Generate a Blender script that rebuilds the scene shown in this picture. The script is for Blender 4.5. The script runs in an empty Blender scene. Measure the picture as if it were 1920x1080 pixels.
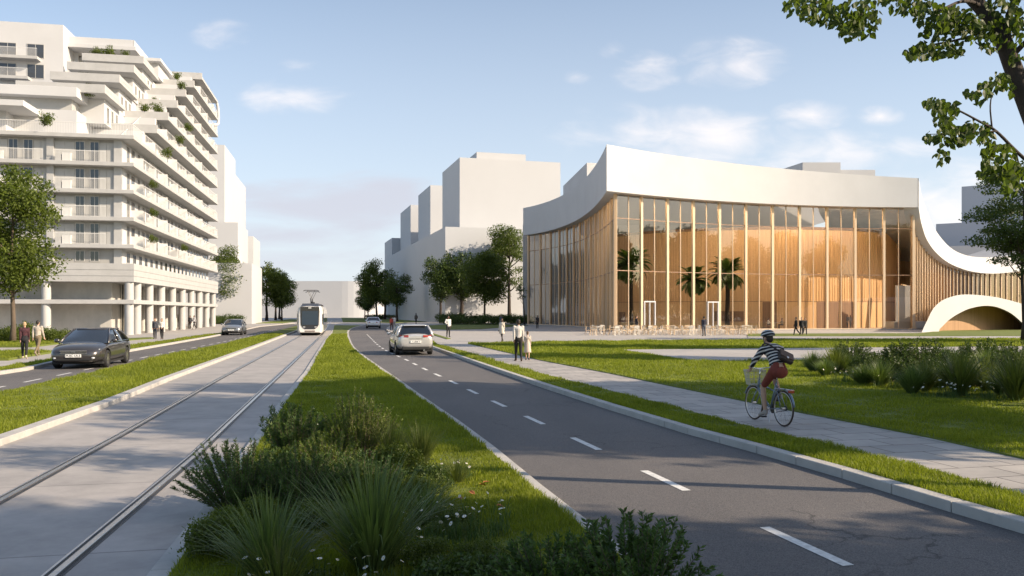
import bpy, bmesh, math, random
import numpy as np
from mathutils import Vector, Matrix, Quaternion

S = bpy.context.scene
COL = S.collection
R = math.radians
H0, FPX, CX, HY = 2.2, 1525.0, 960.0, 585.0     # eye height and the photo's focal length, centre column, horizon row

# ---------------------------------------------------------------- camera
cam = bpy.data.cameras.new('camera'); camo = bpy.data.objects.new('camera', cam); COL.objects.link(camo)
camo.location = (0, 0, H0); camo.rotation_euler = (R(90), 0, 0)
cam.sensor_width = 36; cam.lens = 36 * FPX / 1920.0
cam.shift_x = 0; cam.shift_y = (HY - 540) / 1920.0
cam.clip_start = 0.1; cam.clip_end = 6000
S.camera = camo

# ---------------------------------------------------------------- light
SUN_EL = 26.0
sh = Vector((0.96, -0.28)).normalized()
SUN = Vector((sh.x * math.cos(R(SUN_EL)), sh.y * math.cos(R(SUN_EL)), math.sin(R(SUN_EL))))
sl = bpy.data.lights.new('sun', 'SUN'); slo = bpy.data.objects.new('sun', sl); COL.objects.link(slo)
sl.energy = 5.0; sl.angle = R(0.5); sl.color = (1.0, 0.82, 0.61)
slo.location = (60, -20, 60)
slo.rotation_euler = (-SUN).to_track_quat('-Z', 'Y').to_euler()

S.view_settings.view_transform = 'Standard'; S.view_settings.look = 'None'
S.view_settings.gamma = 1.0; S.view_settings.exposure = 0.66
S.cycles.max_bounces = 10; S.cycles.transparent_max_bounces = 24
S.cycles.diffuse_bounces = 4; S.cycles.glossy_bounces = 4; S.cycles.transmission_bounces = 4
S.cycles.caustics_reflective = False; S.cycles.caustics_refractive = False
S.cycles.use_denoising = True

def build_world():
    w = bpy.data.worlds.new('World'); S.world = w; w.use_nodes = True
    nt = w.node_tree; nd = nt.nodes; ln = nt.links
    nd.clear()
    out = nd.new('ShaderNodeOutputWorld'); bg = nd.new('ShaderNodeBackground'); bg.inputs[1].default_value = 0.118
    sky = nd.new('ShaderNodeTexSky'); sky.sky_type = 'NISHITA'; sky.sun_disc = False
    sky.sun_elevation = R(SUN_EL); sky.sun_rotation = math.atan2(sh.x, sh.y)
    sky.air_density = 1.0; sky.dust_density = 1.2; sky.ozone_density = 1.2; sky.altitude = 50
    tc = nd.new('ShaderNodeTexCoord')
    sep = nd.new('ShaderNodeSeparateXYZ'); ln.new(tc.outputs['Generated'], sep.inputs[0])
    def mth(op, a, b=None, c=None, clamp=False):
        n = nd.new('ShaderNodeMath'); n.operation = op; n.use_clamp = clamp
        for i, v in enumerate((a, b, c)):
            if v is None: continue
            if isinstance(v, (int, float)): n.inputs[i].default_value = v
            else: ln.new(v, n.inputs[i])
        return n.outputs[0]
    ya = mth('MAXIMUM', sep.outputs[1], 0.02)
    u = mth('DIVIDE', sep.outputs[0], ya); v = mth('DIVIDE', sep.outputs[2], ya)
    cmb = nd.new('ShaderNodeCombineXYZ'); ln.new(u, cmb.inputs[0]); ln.new(v, cmb.inputs[1])
    def noise(scale, detail, sx, sy, dist=0.0):
        mp = nd.new('ShaderNodeMapping'); mp.inputs['Scale'].default_value = (sx, sy, 1)
        ln.new(cmb.outputs[0], mp.inputs[0])
        n = nd.new('ShaderNodeTexNoise'); n.inputs['Scale'].default_value = scale; n.inputs['Detail'].default_value = detail
        n.inputs['Roughness'].default_value = 0.55; n.inputs['Distortion'].default_value = dist
        ln.new(mp.outputs[0], n.inputs['Vector']); return n.outputs[0]
    n1 = noise(14, 7, 1.0, 2.3, 0.5); n2 = noise(5, 6, 1.0, 4.2, 0.8)
    def blobs(lst, nz, edge, thick):
        tot = None
        for (px, py, rx, ry, s) in lst:
            du = mth('MULTIPLY', mth('SUBTRACT', u, (px - CX) / FPX), FPX / rx)
            dv = mth('MULTIPLY', mth('SUBTRACT', v, (HY - py) / FPX), FPX / ry)
            d = mth('SQRT', mth('ADD', mth('MULTIPLY', du, du), mth('MULTIPLY', dv, dv)))
            m = mth('MULTIPLY', mth('SUBTRACT', 1.0, d, clamp=True), s)
            tot = m if tot is None else mth('MAXIMUM', tot, m)
        a = mth('ADD', tot, mth('MULTIPLY', mth('SUBTRACT', nz, 0.5), edge))
        k = mth('MULTIPLY', a, thick, clamp=True)
        k = mth('MULTIPLY', k, mth('MULTIPLY', tot, 6.0, clamp=True))
        return mth('MULTIPLY', mth('MULTIPLY', k, k), mth('SUBTRACT', 3.0, mth('MULTIPLY', k, 2.0)))
    white = blobs([(1340, 260, 190, 72, 0.78), (1215, 248, 240, 70, 0.55), (1390, 120, 120, 62, 0.62), (1335, 118, 90, 60, 0.5),
                   (1215, 132, 85, 52, 0.58), (1150, 95, 40, 26, 0.4), (1520, 216, 95, 36, 0.72), (1650, 218, 60, 26, 0.62), (1080, 145, 40, 20, 0.35),
                   (1560, 290, 260, 62, 0.6), (420, 65, 80, 38, 0.5), (550, 183, 130, 46, 0.6), (1820, 400, 330, 120, 0.8), (1500, 400, 700, 90, 0.35),
                   (1860, 320, 240, 60, 0.3), (560, 127, 60, 26, 0.3)], n1, 1.25, .9)
    grey = blobs([(640, 385, 330, 62, 0.85), (560, 440, 330, 48, 0.7), (720, 350, 160, 40, 0.6), (600, 480, 330, 38, 0.55), (690, 420, 300, 45, 0.6)], n2, 1.5, 1.35)
    # pale band of thin cloud close to the horizon
    low = mth('MULTIPLY', mth('SUBTRACT', 1.0, mth('DIVIDE', v, 0.42), clamp=True), 0.62)
    low = mth('ADD', low, 0.20)
    def mix(f, a, col):
        m = nd.new('ShaderNodeMix'); m.data_type = 'RGBA'; ln.new(f, m.inputs['Factor'])
        ln.new(a, m.inputs[6]); m.inputs[7].default_value = (*col, 1); return m.outputs[2]
    front = mth('GREATER_THAN', sep.outputs[1], 0.05)
    c = mix(mth('MULTIPLY', low, front), sky.outputs[0], (4.35, 4.75, 5.35))
    c = mix(mth('MULTIPLY', mth('MULTIPLY', grey, 0.8), front), c, (3.7, 3.75, 4.25))
    c = mix(mth('MULTIPLY', mth('MULTIPLY', white, 0.88), front), c, (6.5, 6.0, 5.8))
    ln.new(c, bg.inputs[0]); ln.new(bg.outputs[0], out.inputs[0])
build_world()

# ---------------------------------------------------------------- helpers
def G(px, py, z=0.0):                      # the ground point (at height z) that the photo shows at a pixel
    d = (H0 - z) * FPX / (py - HY)
    return Vector(((px - CX) / FPX * d, d, z))
def P(px, py, d):                          # the point at a pixel and a depth
    return Vector(((px - CX) / FPX * d, d, H0 + (HY - py) / FPX * d))
def zat(py, d): return H0 + (HY - py) / FPX * d
def xat(px, d): return (px - CX) / FPX * d

def tag(o, label=None, cat=None, group=None, kind=None):
    if label: o['label'] = label
    if cat: o['category'] = cat
    if group: o['group'] = group
    if kind: o['kind'] = kind
    return o
def thing(name, label, cat, loc=(0, 0, 0), rz=0.0, group=None):
    o = bpy.data.objects.new(name, None); COL.objects.link(o)
    o.empty_display_size = 0.3
    o.location = loc; o.rotation_euler = (0, 0, rz)
    return tag(o, label, cat, group)
def link_mesh(name, me, parent=None, mats=(), loc=None):
    o = bpy.data.objects.new(name, me); COL.objects.link(o)
    for m in mats: me.materials.append(m)
    if parent is not None: o.parent = parent
    if loc is not None: o.location = loc
    return o
def kids(o): return [c for c in bpy.data.objects if c.parent == o]
def copy_tree(o, parent=None, _k=None):
    if _k is None:
        _k = {}
        for c in bpy.data.objects:
            if c.parent: _k.setdefault(c.parent, []).append(c)
    c = o.copy(); COL.objects.link(c)
    if parent is not None: c.parent = parent
    for ch in _k.get(o, []): copy_tree(ch, c, _k)
    return c

class MB:
    """collects shapes, builds one mesh object"""
    def __init__(s): s.v = []; s.f = []; s.m = []; s.cur = 0
    def add(s, vs, fs):
        b = len(s.v); s.v += [tuple(v) for v in vs]
        for f in fs: s.f.append([i + b for i in f]); s.m.append(s.cur)
        return s
    def box(s, x0, x1, y0, y1, z0, z1, M=None):
        vs = [Vector(p) for p in ((x0,y0,z0),(x1,y0,z0),(x1,y1,z0),(x0,y1,z0),(x0,y0,z1),(x1,y0,z1),(x1,y1,z1),(x0,y1,z1))]
        if M is not None: vs = [M @ v for v in vs]
        return s.add(vs, [(3,2,1,0),(4,5,6,7),(0,1,5,4),(1,2,6,5),(2,3,7,6),(3,0,4,7)])
    def prism(s, poly, z0, z1):
        n = len(poly); a = sum(poly[i][0]*poly[(i+1)%n][1]-poly[(i+1)%n][0]*poly[i][1] for i in range(n))
        if a < 0: poly = poly[::-1]
        g = lambda z, p: z(p) if callable(z) else z
        vs = [(p[0], p[1], g(z0, p)) for p in poly] + [(p[0], p[1], g(z1, p)) for p in poly]
        return s.add(vs, [tuple(range(n-1, -1, -1)), tuple(range(n, 2*n))] + [(i, (i+1)%n, n+(i+1)%n, n+i) for i in range(n)])
    def tube(s, path, rad, n=8, cap=True):
        path = [Vector(p) for p in path]; k = len(path)
        if not hasattr(rad, '__len__'): rad = [rad]*k
        vs = []; up = None
        for i, p in enumerate(path):
            t = (path[min(i+1,k-1)] - path[max(i-1,0)])
            t = t.normalized() if t.length > 1e-9 else Vector((0,0,1))
            if up is None:
                a = Vector((1,0,0)) if abs(t.x) < 0.9 else Vector((0,1,0)); up = t.cross(a).normalized()
            else:
                up = (up - t*up.dot(t)); up = up.normalized() if up.length > 1e-6 else t.orthogonal().normalized()
            w = t.cross(up)
            for j in range(n):
                a = 2*math.pi*j/n; vs.append(p + (up*math.cos(a) + w*math.sin(a))*rad[i])
        fs = [(i*n+j, i*n+(j+1)%n, (i+1)*n+(j+1)%n, (i+1)*n+j) for i in range(k-1) for j in range(n)]
        if cap: fs += [tuple(range(n-1,-1,-1)), tuple(range((k-1)*n, k*n))]
        return s.add(vs, fs)
    def ball(s, c, r, M=None, nu=10, nv=7):
        if not hasattr(r, '__len__'): r = (r, r, r)
        vs = [Vector((0,0,-1))]
        for i in range(1, nv):
            t = math.pi*i/nv - math.pi/2
            for j in range(nu):
                a = 2*math.pi*j/nu; vs.append(Vector((math.cos(t)*math.cos(a), math.cos(t)*math.sin(a), math.sin(t))))
        vs.append(Vector((0,0,1)))
        fs = [(0, 1+(j+1)%nu, 1+j) for j in range(nu)]
        for i in range(nv-2):
            for j in range(nu):
                a = 1+i*nu; fs.append((a+j, a+(j+1)%nu, a+nu+(j+1)%nu, a+nu+j))
        l = len(vs)-1; a = 1+(nv-2)*nu
        fs += [(a+j, a+(j+1)%nu, l) for j in range(nu)]
        vs = [Vector((v.x*r[0], v.y*r[1], v.z*r[2])) for v in vs]
        if M is not None: vs = [M @ v for v in vs]
        c = Vector(c); return s.add([v + c for v in vs], fs)
    def capsule(s, a, b, ra, rb, n=9):
        a = Vector(a); b = Vector(b); d = b - a; L = d.length
        if L < 1e-6: return s.ball(a, ra)
        t = d / L; pts = []; rs = []
        for k in (-0.98, -0.8, -0.45): pts.append(a + t*ra*k); rs.append(ra*math.sqrt(1-k*k))
        for k in (0, 0.5, 1): pts.append(a + d*k); rs.append(ra + (rb-ra)*k)
        for k in (0.45, 0.8, 0.98): pts.append(b + t*rb*k); rs.append(rb*math.sqrt(1-k*k))
        return s.tube(pts, rs, n)
    def lathe(s, prof, n=16, c=(0,0,0), axis='z', cap=True):
        vs = []; k = len(prof)
        for (r, h) in prof:
            for j in range(n):
                a = 2*math.pi*j/n; x, y = r*math.cos(a), r*math.sin(a)
                p = (x, y, h) if axis == 'z' else ((h, x, y) if axis == 'x' else (y, h, x))
                vs.append((p[0]+c[0], p[1]+c[1], p[2]+c[2]))
        fs = [(i*n+j, i*n+(j+1)%n, (i+1)*n+(j+1)%n, (i+1)*n+j) for i in range(k-1) for j in range(n)]
        if cap: fs += [tuple(range(n-1,-1,-1)), tuple(range((k-1)*n, k*n))]
        return s.add(vs, fs)
    def loft(s, rings, closed=True, cap=True):
        n = len(rings[0]); k = len(rings); vs = [p for r in rings for p in r]
        m = n if closed else n-1
        fs = [(i*n+j, i*n+(j+1)%n, (i+1)*n+(j+1)%n, (i+1)*n+j) for i in range(k-1) for j in range(m)]
        if cap and closed: fs += [tuple(range(n-1,-1,-1)), tuple(range((k-1)*n, k*n))]
        return s.add(vs, fs)
    def mesh(s, name, smooth=False):
        me = bpy.data.meshes.new(name); me.from_pydata(s.v, [], s.f); me.update()
        if any(s.m): me.polygons.foreach_set('material_index', s.m)
        if smooth: me.polygons.foreach_set('use_smooth', [True]*len(me.polygons))
        return me
    def build(s, name, mats, parent=None, smooth=False, bevel=0, sub=0, fix=False, angle=None):
        if not isinstance(mats, (list, tuple)): mats = [mats]
        me = s.mesh(name, smooth)
        if fix:
            bm = bmesh.new(); bm.from_mesh(me); bmesh.ops.recalc_face_normals(bm, faces=bm.faces); bm.to_mesh(me); bm.free()
        o = link_mesh(name, me, parent, mats)
        if angle is not None: me.set_sharp_from_angle(angle=R(angle))
        if bevel:
            b = o.modifiers.new('bevel', 'BEVEL'); b.width = bevel; b.segments = 2; b.limit_method = 'ANGLE'; b.angle_limit = R(35)
        if sub:
            b = o.modifiers.new('sub', 'SUBSURF'); b.levels = sub; b.render_levels = sub
        return o

def np_mesh(name, V, F, parent=None, mats=(), smooth=False):
    """V (n,3), F (m,k) numpy -> object, quickly"""
    me = bpy.data.meshes.new(name); V = np.asarray(V, np.float32); F = np.asarray(F, np.int32)
    k = F.shape[1]; me.vertices.add(len(V)); me.vertices.foreach_set('co', V.ravel())
    me.loops.add(F.size); me.loops.foreach_set('vertex_index', F.ravel())
    me.polygons.add(len(F)); me.polygons.foreach_set('loop_start', np.arange(0, F.size, k, dtype=np.int32))
    if smooth: me.polygons.foreach_set('use_smooth', np.ones(len(F), bool))
    me.update(calc_edges=True)
    return link_mesh(name, me, parent, mats)

# ---------------------------------------------------------------- materials
def newmat(name):
    m = bpy.data.materials.new(name); m.use_nodes = True
    return m, m.node_tree.nodes, m.node_tree.links, m.node_tree.nodes['Principled BSDF']
def pmat(name, col, rough=0.6, metal=0.0, var=0.0, vscale=3.0, bump=0.0, bscale=40.0, coat=0.0, col2=None, stretch=(1,1,1), spec=None, world=False):
    m, nd, ln, b = newmat(name)
    b.inputs['Base Color'].default_value = (*col, 1); b.inputs['Roughness'].default_value = rough; b.inputs['Metallic'].default_value = metal
    if coat: b.inputs['Coat Weight'].default_value = coat; b.inputs['Coat Roughness'].default_value = 0.05
    if spec is not None: b.inputs['Specular IOR Level'].default_value = spec
    if var or bump:
        if world: src = nd.new('ShaderNodeNewGeometry').outputs['Position']
        else: src = nd.new('ShaderNodeTexCoord').outputs['Object']
        mp = nd.new('ShaderNodeMapping'); mp.inputs['Scale'].default_value = stretch; ln.new(src, mp.inputs[0])
    if var:
        n = nd.new('ShaderNodeTexNoise'); n.inputs['Scale'].default_value = vscale; n.inputs['Detail'].default_value = 8; n.inputs['Roughness'].default_value = 0.65
        ln.new(mp.outputs[0], n.inputs['Vector'])
        r = nd.new('ShaderNodeValToRGB'); r.color_ramp.elements[0].position = 0.32; r.color_ramp.elements[1].position = 0.68
        c2 = col2 or tuple(c*(1-var) for c in col); c1 = tuple(min(1, c*(1+var*0.6)) for c in col) if col2 is None else col
        r.color_ramp.elements[0].color = (*c2, 1); r.color_ramp.elements[1].color = (*c1, 1)
        ln.new(n.outputs[0], r.inputs[0]); ln.new(r.outputs[0], b.inputs['Base Color'])
    if bump:
        n2 = nd.new('ShaderNodeTexNoise'); n2.inputs['Scale'].default_value = bscale; n2.inputs['Detail'].default_value = 4
        ln.new(mp.outputs[0], n2.inputs['Vector'])
        bp = nd.new('ShaderNodeBump'); bp.inputs['Strength'].default_value = bump; bp.inputs['Distance'].default_value = 0.02
        ln.new(n2.outputs[0], bp.inputs['Height']); ln.new(bp.outputs[0], b.inputs['Normal'])
    return m
def leafmat(name, c1, c2, c3=None, trans=0.35, rough=0.5, vs=0.9):
    """leaf colours vary from leaf to leaf and clump to clump; light passes through"""
    m, nd, ln, b = newmat(name)
    g = nd.new('ShaderNodeNewGeometry')
    r = nd.new('ShaderNodeValToRGB'); e = r.color_ramp.elements
    e[0].color = (*c1, 1); e[1].color = (*c2, 1)
    if c3: x = e.new(0.93); x.color = (*c2, 1); e[-1].color = (*c3, 1); e[-1].position = 1.0
    tc = nd.new('ShaderNodeTexCoord'); n = nd.new('ShaderNodeTexNoise'); n.inputs['Scale'].default_value = vs
    ln.new(tc.outputs['Object'], n.inputs['Vector'])
    a = nd.new('ShaderNodeMath'); a.operation = 'MULTIPLY_ADD'; ln.new(g.outputs['Random Per Island'], a.inputs[0]); a.inputs[1].default_value = 0.6
    s2 = nd.new('ShaderNodeMath'); s2.operation = 'MULTIPLY_ADD'; ln.new(n.outputs[0], s2.inputs[0]); s2.inputs[1].default_value = 1.0; s2.inputs[2].default_value = -0.3
    ln.new(s2.outputs[0], a.inputs[2]); ln.new(a.outputs[0], r.inputs[0])
    b.inputs['Roughness'].default_value = rough; b.inputs['Specular IOR Level'].default_value = 0.35
    ln.new(r.outputs[0], b.inputs['Base Color'])
    t = nd.new('ShaderNodeBsdfTranslucent')
    hs = nd.new('ShaderNodeMix'); hs.data_type = 'RGBA'; hs.blend_type = 'MULTIPLY'; hs.inputs['Factor'].default_value = 1
    ln.new(r.outputs[0], hs.inputs[6]); hs.inputs[7].default_value = (1.6, 1.7, 0.7, 1); ln.new(hs.outputs[2], t.inputs[0])
    mx = nd.new('ShaderNodeMixShader'); mx.inputs[0].default_value = trans
    ln.new(b.outputs[0], mx.inputs[1]); ln.new(t.outputs[0], mx.inputs[2]); ln.new(mx.outputs[0], nd['Material Output'].inputs[0])
    return m
def glassmat(name, tint=(0.9, 0.92, 0.92), refl=0.10, rough=0.0):
    m, nd, ln, b = newmat(name); nd.remove(b)
    tr = nd.new('ShaderNodeBsdfTransparent'); tr.inputs[0].default_value = (*tint, 1)
    gl = nd.new('ShaderNodeBsdfGlossy'); gl.inputs['Roughness'].default_value = rough
    fr = nd.new('ShaderNodeFresnel'); fr.inputs[0].default_value = 1.5
    ad = nd.new('ShaderNodeMath'); ad.operation = 'MULTIPLY_ADD'; ad.use_clamp = True; ln.new(fr.outputs[0], ad.inputs[0]); ad.inputs[1].default_value = 1.0; ad.inputs[2].default_value = refl
    mx = nd.new('ShaderNodeMixShader'); ln.new(ad.outputs[0], mx.inputs[0]); ln.new(tr.outputs[0], mx.inputs[1]); ln.new(gl.outputs[0], mx.inputs[2])
    ln.new(mx.outputs[0], nd['Material Output'].inputs[0]); return m
def woodmat(name, c1, c2, scale=7.0, rough=0.5, axis=(1, 1, 0.02), board=0.0):
    m, nd, ln, b = newmat(name)
    p = nd.new('ShaderNodeNewGeometry').outputs['Position']
    mp = nd.new('ShaderNodeMapping'); mp.inputs['Scale'].default_value = axis; ln.new(p, mp.inputs[0])
    n = nd.new('ShaderNodeTexNoise'); n.inputs['Scale'].default_value = scale; n.inputs['Detail'].default_value = 5; ln.new(mp.outputs[0], n.inputs['Vector'])
    r = nd.new('ShaderNodeValToRGB'); r.color_ramp.elements[0].position = 0.3; r.color_ramp.elements[1].position = 0.7
    r.color_ramp.elements[0].color = (*c2, 1); r.color_ramp.elements[1].color = (*c1, 1); ln.new(n.outputs[0], r.inputs[0])
    ln.new(r.outputs[0], b.inputs['Base Color']); b.inputs['Roughness'].default_value = rough
    return m

M = {}
M['white'] = pmat('white_render', (0.535, 0.54, 0.55), 0.75, var=0.05, vscale=0.25, bump=0.15, bscale=6, world=True)
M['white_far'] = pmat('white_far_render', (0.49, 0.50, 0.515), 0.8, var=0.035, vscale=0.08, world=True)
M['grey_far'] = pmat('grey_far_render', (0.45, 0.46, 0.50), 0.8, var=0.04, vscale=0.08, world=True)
M['slab'] = pmat('pale_concrete', (0.44, 0.44, 0.435), 0.75, var=0.09, vscale=1.1, bump=0.2, bscale=14, world=True)
M['conc'] = pmat('board_concrete', (0.49, 0.475, 0.445), 0.8, var=0.16, vscale=0.8, bump=0.3, bscale=10, world=True, stretch=(1, 1, 0.6))
M['shutter'] = pmat('grey_shutter', (0.42, 0.42, 0.41), 0.6, var=0.10, vscale=0.9, world=True)
M['rail'] = pmat('white_rail', (0.70, 0.695, 0.68), 0.55)
M['winframe'] = pmat('window_frame', (0.45, 0.44, 0.42), 0.5)
M['pane'] = pmat('dark_pane', (0.05, 0.053, 0.058), 0.06, spec=0.9, coat=0.3)
M['sheer'] = pmat('pale_curtain', (0.55, 0.53, 0.49), 0.8, var=0.15, vscale=4, stretch=(4,4,0.2), world=True)
M['dark'] = pmat('dark_metal', (0.03, 0.03, 0.033), 0.45)
M['black'] = pmat('black_rubber', (0.018, 0.018, 0.019), 0.75)
M['steel'] = pmat('steel', (0.62, 0.60, 0.58), 0.32, metal=1.0, var=0.12, vscale=9)
M['chrome'] = pmat('chrome', (0.75, 0.75, 0.76), 0.15, metal=1.0)
M['wood'] = woodmat('timber_panel', (0.80, 0.53, 0.28), (0.67, 0.42, 0.20), 5.0)
M['wood_post'] = woodmat('timber_post', (0.66, 0.47, 0.29), (0.55, 0.37, 0.21), 4.0)
M['wood_pale'] = woodmat('timber_pale', (0.72, 0.56, 0.38), (0.62, 0.46, 0.29), 4.0)
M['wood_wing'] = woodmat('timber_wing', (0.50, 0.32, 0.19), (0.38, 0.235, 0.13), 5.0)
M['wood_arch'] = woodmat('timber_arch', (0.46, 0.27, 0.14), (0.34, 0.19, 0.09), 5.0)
M['added_glow'] = newmat('added_glow_strip')[0]; _b = M['added_glow'].node_tree.nodes['Principled BSDF']; _b.inputs['Base Color'].default_value = (.8, .8, .8, 1); _b.inputs['Emission Color'].default_value = (1.0, .74, .47, 1); _b.inputs['Emission Strength'].default_value = 42.0  # warm glow added inside the hall, no lamp is visible there
M['added_glow_floor'] = M['added_glow'].copy(); M['added_glow_floor'].node_tree.nodes['Principled BSDF'].inputs['Emission Strength'].default_value = 10.0  # weaker added glow for the strip in the floor
M['wood_dark'] = woodmat('timber_brown', (0.33, 0.20, 0.12), (0.22, 0.125, 0.07), 5.0)
M['glass'] = glassmat('facade_glass', (0.97, 0.94, 0.90), 0.05)
M['glass_clear'] = glassmat('balcony_glass', (0.93, 0.95, 0.95), 0.04)
M['carglass'] = pmat('car_glass', (0.012, 0.016, 0.022), 0.03, spec=0.8, coat=0.5)
M['leaf_a'] = leafmat('leaf_mid', (0.040, 0.066, 0.012), (0.115, 0.148, 0.023), (0.19, 0.20, 0.04))
M['panel'] = pmat('facade_panel', (0.35, 0.345, 0.33), 0.75, var=0.16, vscale=1.0, world=True)
M['leaf_b'] = leafmat('leaf_bright', (0.048, 0.074, 0.012), (0.130, 0.165, 0.024), (0.22, 0.23, 0.045))
M['leaf_c'] = leafmat('leaf_deep', (0.028, 0.054, 0.012), (0.084, 0.122, 0.022), trans=0.25)
M['leaf_big'] = leafmat('leaf_linden', (0.032, 0.054, 0.010), (0.095, 0.132, 0.020), (0.20, 0.23, 0.04), trans=0.42, vs=0.5)
M['palm'] = leafmat('palm_green', (0.040, 0.080, 0.016), (0.100, 0.160, 0.032), trans=0.2)
M['bark'] = pmat('bark', (0.12, 0.09, 0.065), 0.9, var=0.35, vscale=5, bump=0.6, bscale=20, stretch=(1,1,0.25))
M['bark_dark'] = pmat('bark_dark', (0.05, 0.038, 0.030), 0.9, var=0.3, vscale=8, bump=0.6, bscale=25, stretch=(1,1,0.25))
M['herb'] = leafmat('herb_needle', (0.040, 0.078, 0.024), (0.105, 0.165, 0.040), (0.17, 0.22, 0.05), trans=0.25, vs=3)
M['herb_lt'] = leafmat('herb_light', (0.070, 0.110, 0.022), (0.170, 0.215, 0.042), (0.27, 0.26, 0.06), trans=0.3, vs=3)
M['blade'] = leafmat('tuft_blade', (0.060, 0.100, 0.034), (0.165, 0.215, 0.068), (0.27, 0.25, 0.09), trans=0.3, vs=3)
M['blade_lt'] = leafmat('tuft_blade_light', (0.07, 0.10, 0.025), (0.16, 0.18, 0.05), (0.26, 0.23, 0.09), trans=0.35, vs=3)
M['grass'] = leafmat('grass_blade', (0.105, 0.135, 0.012), (0.265, 0.295, 0.028), (0.40, 0.38, 0.065), trans=0.38, rough=0.6, vs=0.35)
M['turf'] = pmat('turf', (0.16, 0.19, 0.024), 0.95, var=0.35, vscale=1.3, bump=0.5, bscale=30, col2=(0.095, 0.125, 0.016), world=True)
M['petal'] = pmat('petal', (0.80, 0.79, 0.74), 0.7)
M['pollen'] = pmat('pollen', (0.62, 0.42, 0.05), 0.8)
M['kerb'] = pmat('kerb_stone', (0.46, 0.44, 0.41), 0.85, var=0.14, vscale=2.2, bump=0.3, bscale=35, world=True)
M['paving'] = pmat('plaza_paving', (0.40, 0.375, 0.35), 0.8, var=0.12, vscale=0.3, bump=0.12, bscale=25, world=True)
M['terracotta'] = pmat('planter', (0.5, 0.48, 0.45), 0.8)

# ================================================================ THE GROUND
rnd = random.Random(5); rng = np.random.default_rng(5)

def asphalt_mat(name, base, lo):
    m, nd, ln, b = newmat(name)
    p = nd.new('ShaderNodeNewGeometry').outputs['Position']
    def nz(scale, detail, sc=(1,1,1)):
        mp = nd.new('ShaderNodeMapping'); mp.inputs['Scale'].default_value = sc; ln.new(p, mp.inputs[0])
        n = nd.new('ShaderNodeTexNoise'); n.inputs['Scale'].default_value = scale; n.inputs['Detail'].default_value = detail; ln.new(mp.outputs[0], n.inputs['Vector']); return n.outputs[0]
    def ramp(src, a, ca, bb, cb):
        r = nd.new('ShaderNodeValToRGB'); r.color_ramp.elements[0].position = a; r.color_ramp.elements[0].color = (*ca, 1)
        r.color_ramp.elements[1].position = bb; r.color_ramp.elements[1].color = (*cb, 1); ln.new(src, r.inputs[0]); return r.outputs[0]
    def mul(a, c, f=1.0):
        x = nd.new('ShaderNodeMix'); x.data_type = 'RGBA'; x.blend_type = 'MULTIPLY'; x.inputs['Factor'].default_value = f
        ln.new(a, x.inputs[6]); ln.new(c, x.inputs[7]); return x.outputs[2]
    big = ramp(nz(0.55, 7, (1, 0.35, 1)), 0.3, lo, 0.7, base)
    fine = ramp(nz(95, 3), 0.36, (0.45, 0.45, 0.47), 0.66, (1.5, 1.47, 1.43))
    c = mul(big, fine, 0.85)
    vor = nd.new('ShaderNodeTexVoronoi'); vor.feature = 'DISTANCE_TO_EDGE'; vor.inputs['Scale'].default_value = 0.33
    wn = nd.new('ShaderNodeTexNoise'); wn.inputs['Scale'].default_value = 1.3; wn.inputs['Detail'].default_value = 6; ln.new(p, wn.inputs['Vector'])
    va = nd.new('ShaderNodeVectorMath'); va.operation = 'MULTIPLY_ADD'; ln.new(wn.outputs[1], va.inputs[0]); va.inputs[1].default_value = (1.6, 1.6, 0); ln.new(p, va.inputs[2]); ln.new(va.outputs[0], vor.inputs['Vector'])
    crack = ramp(vor.outputs['Distance'], 0.0, (0.42, 0.42, 0.42), 0.007, (1, 1, 1))
    gate = ramp(nz(0.4, 2), 0.50, (0, 0, 0), 0.60, (1, 1, 1))
    x = nd.new('ShaderNodeMix'); x.data_type = 'RGBA'; ln.new(gate, x.inputs['Factor']); x.inputs[6].default_value = (1, 1, 1, 1); ln.new(crack, x.inputs[7])
    c = mul(c, x.outputs[2]); ln.new(c, b.inputs['Base Color']); b.inputs['Roughness'].default_value = 0.78
    bp = nd.new('ShaderNodeBump'); bp.inputs['Strength'].default_value = 0.55; bp.inputs['Distance'].default_value = 0.012
    ln.new(nz(110, 2), bp.inputs['Height']); ln.new(bp.outputs[0], b.inputs['Normal'])
    return m
M['asphalt'] = asphalt_mat('asphalt', (0.150, 0.139, 0.133), (0.110, 0.104, 0.102))

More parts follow.
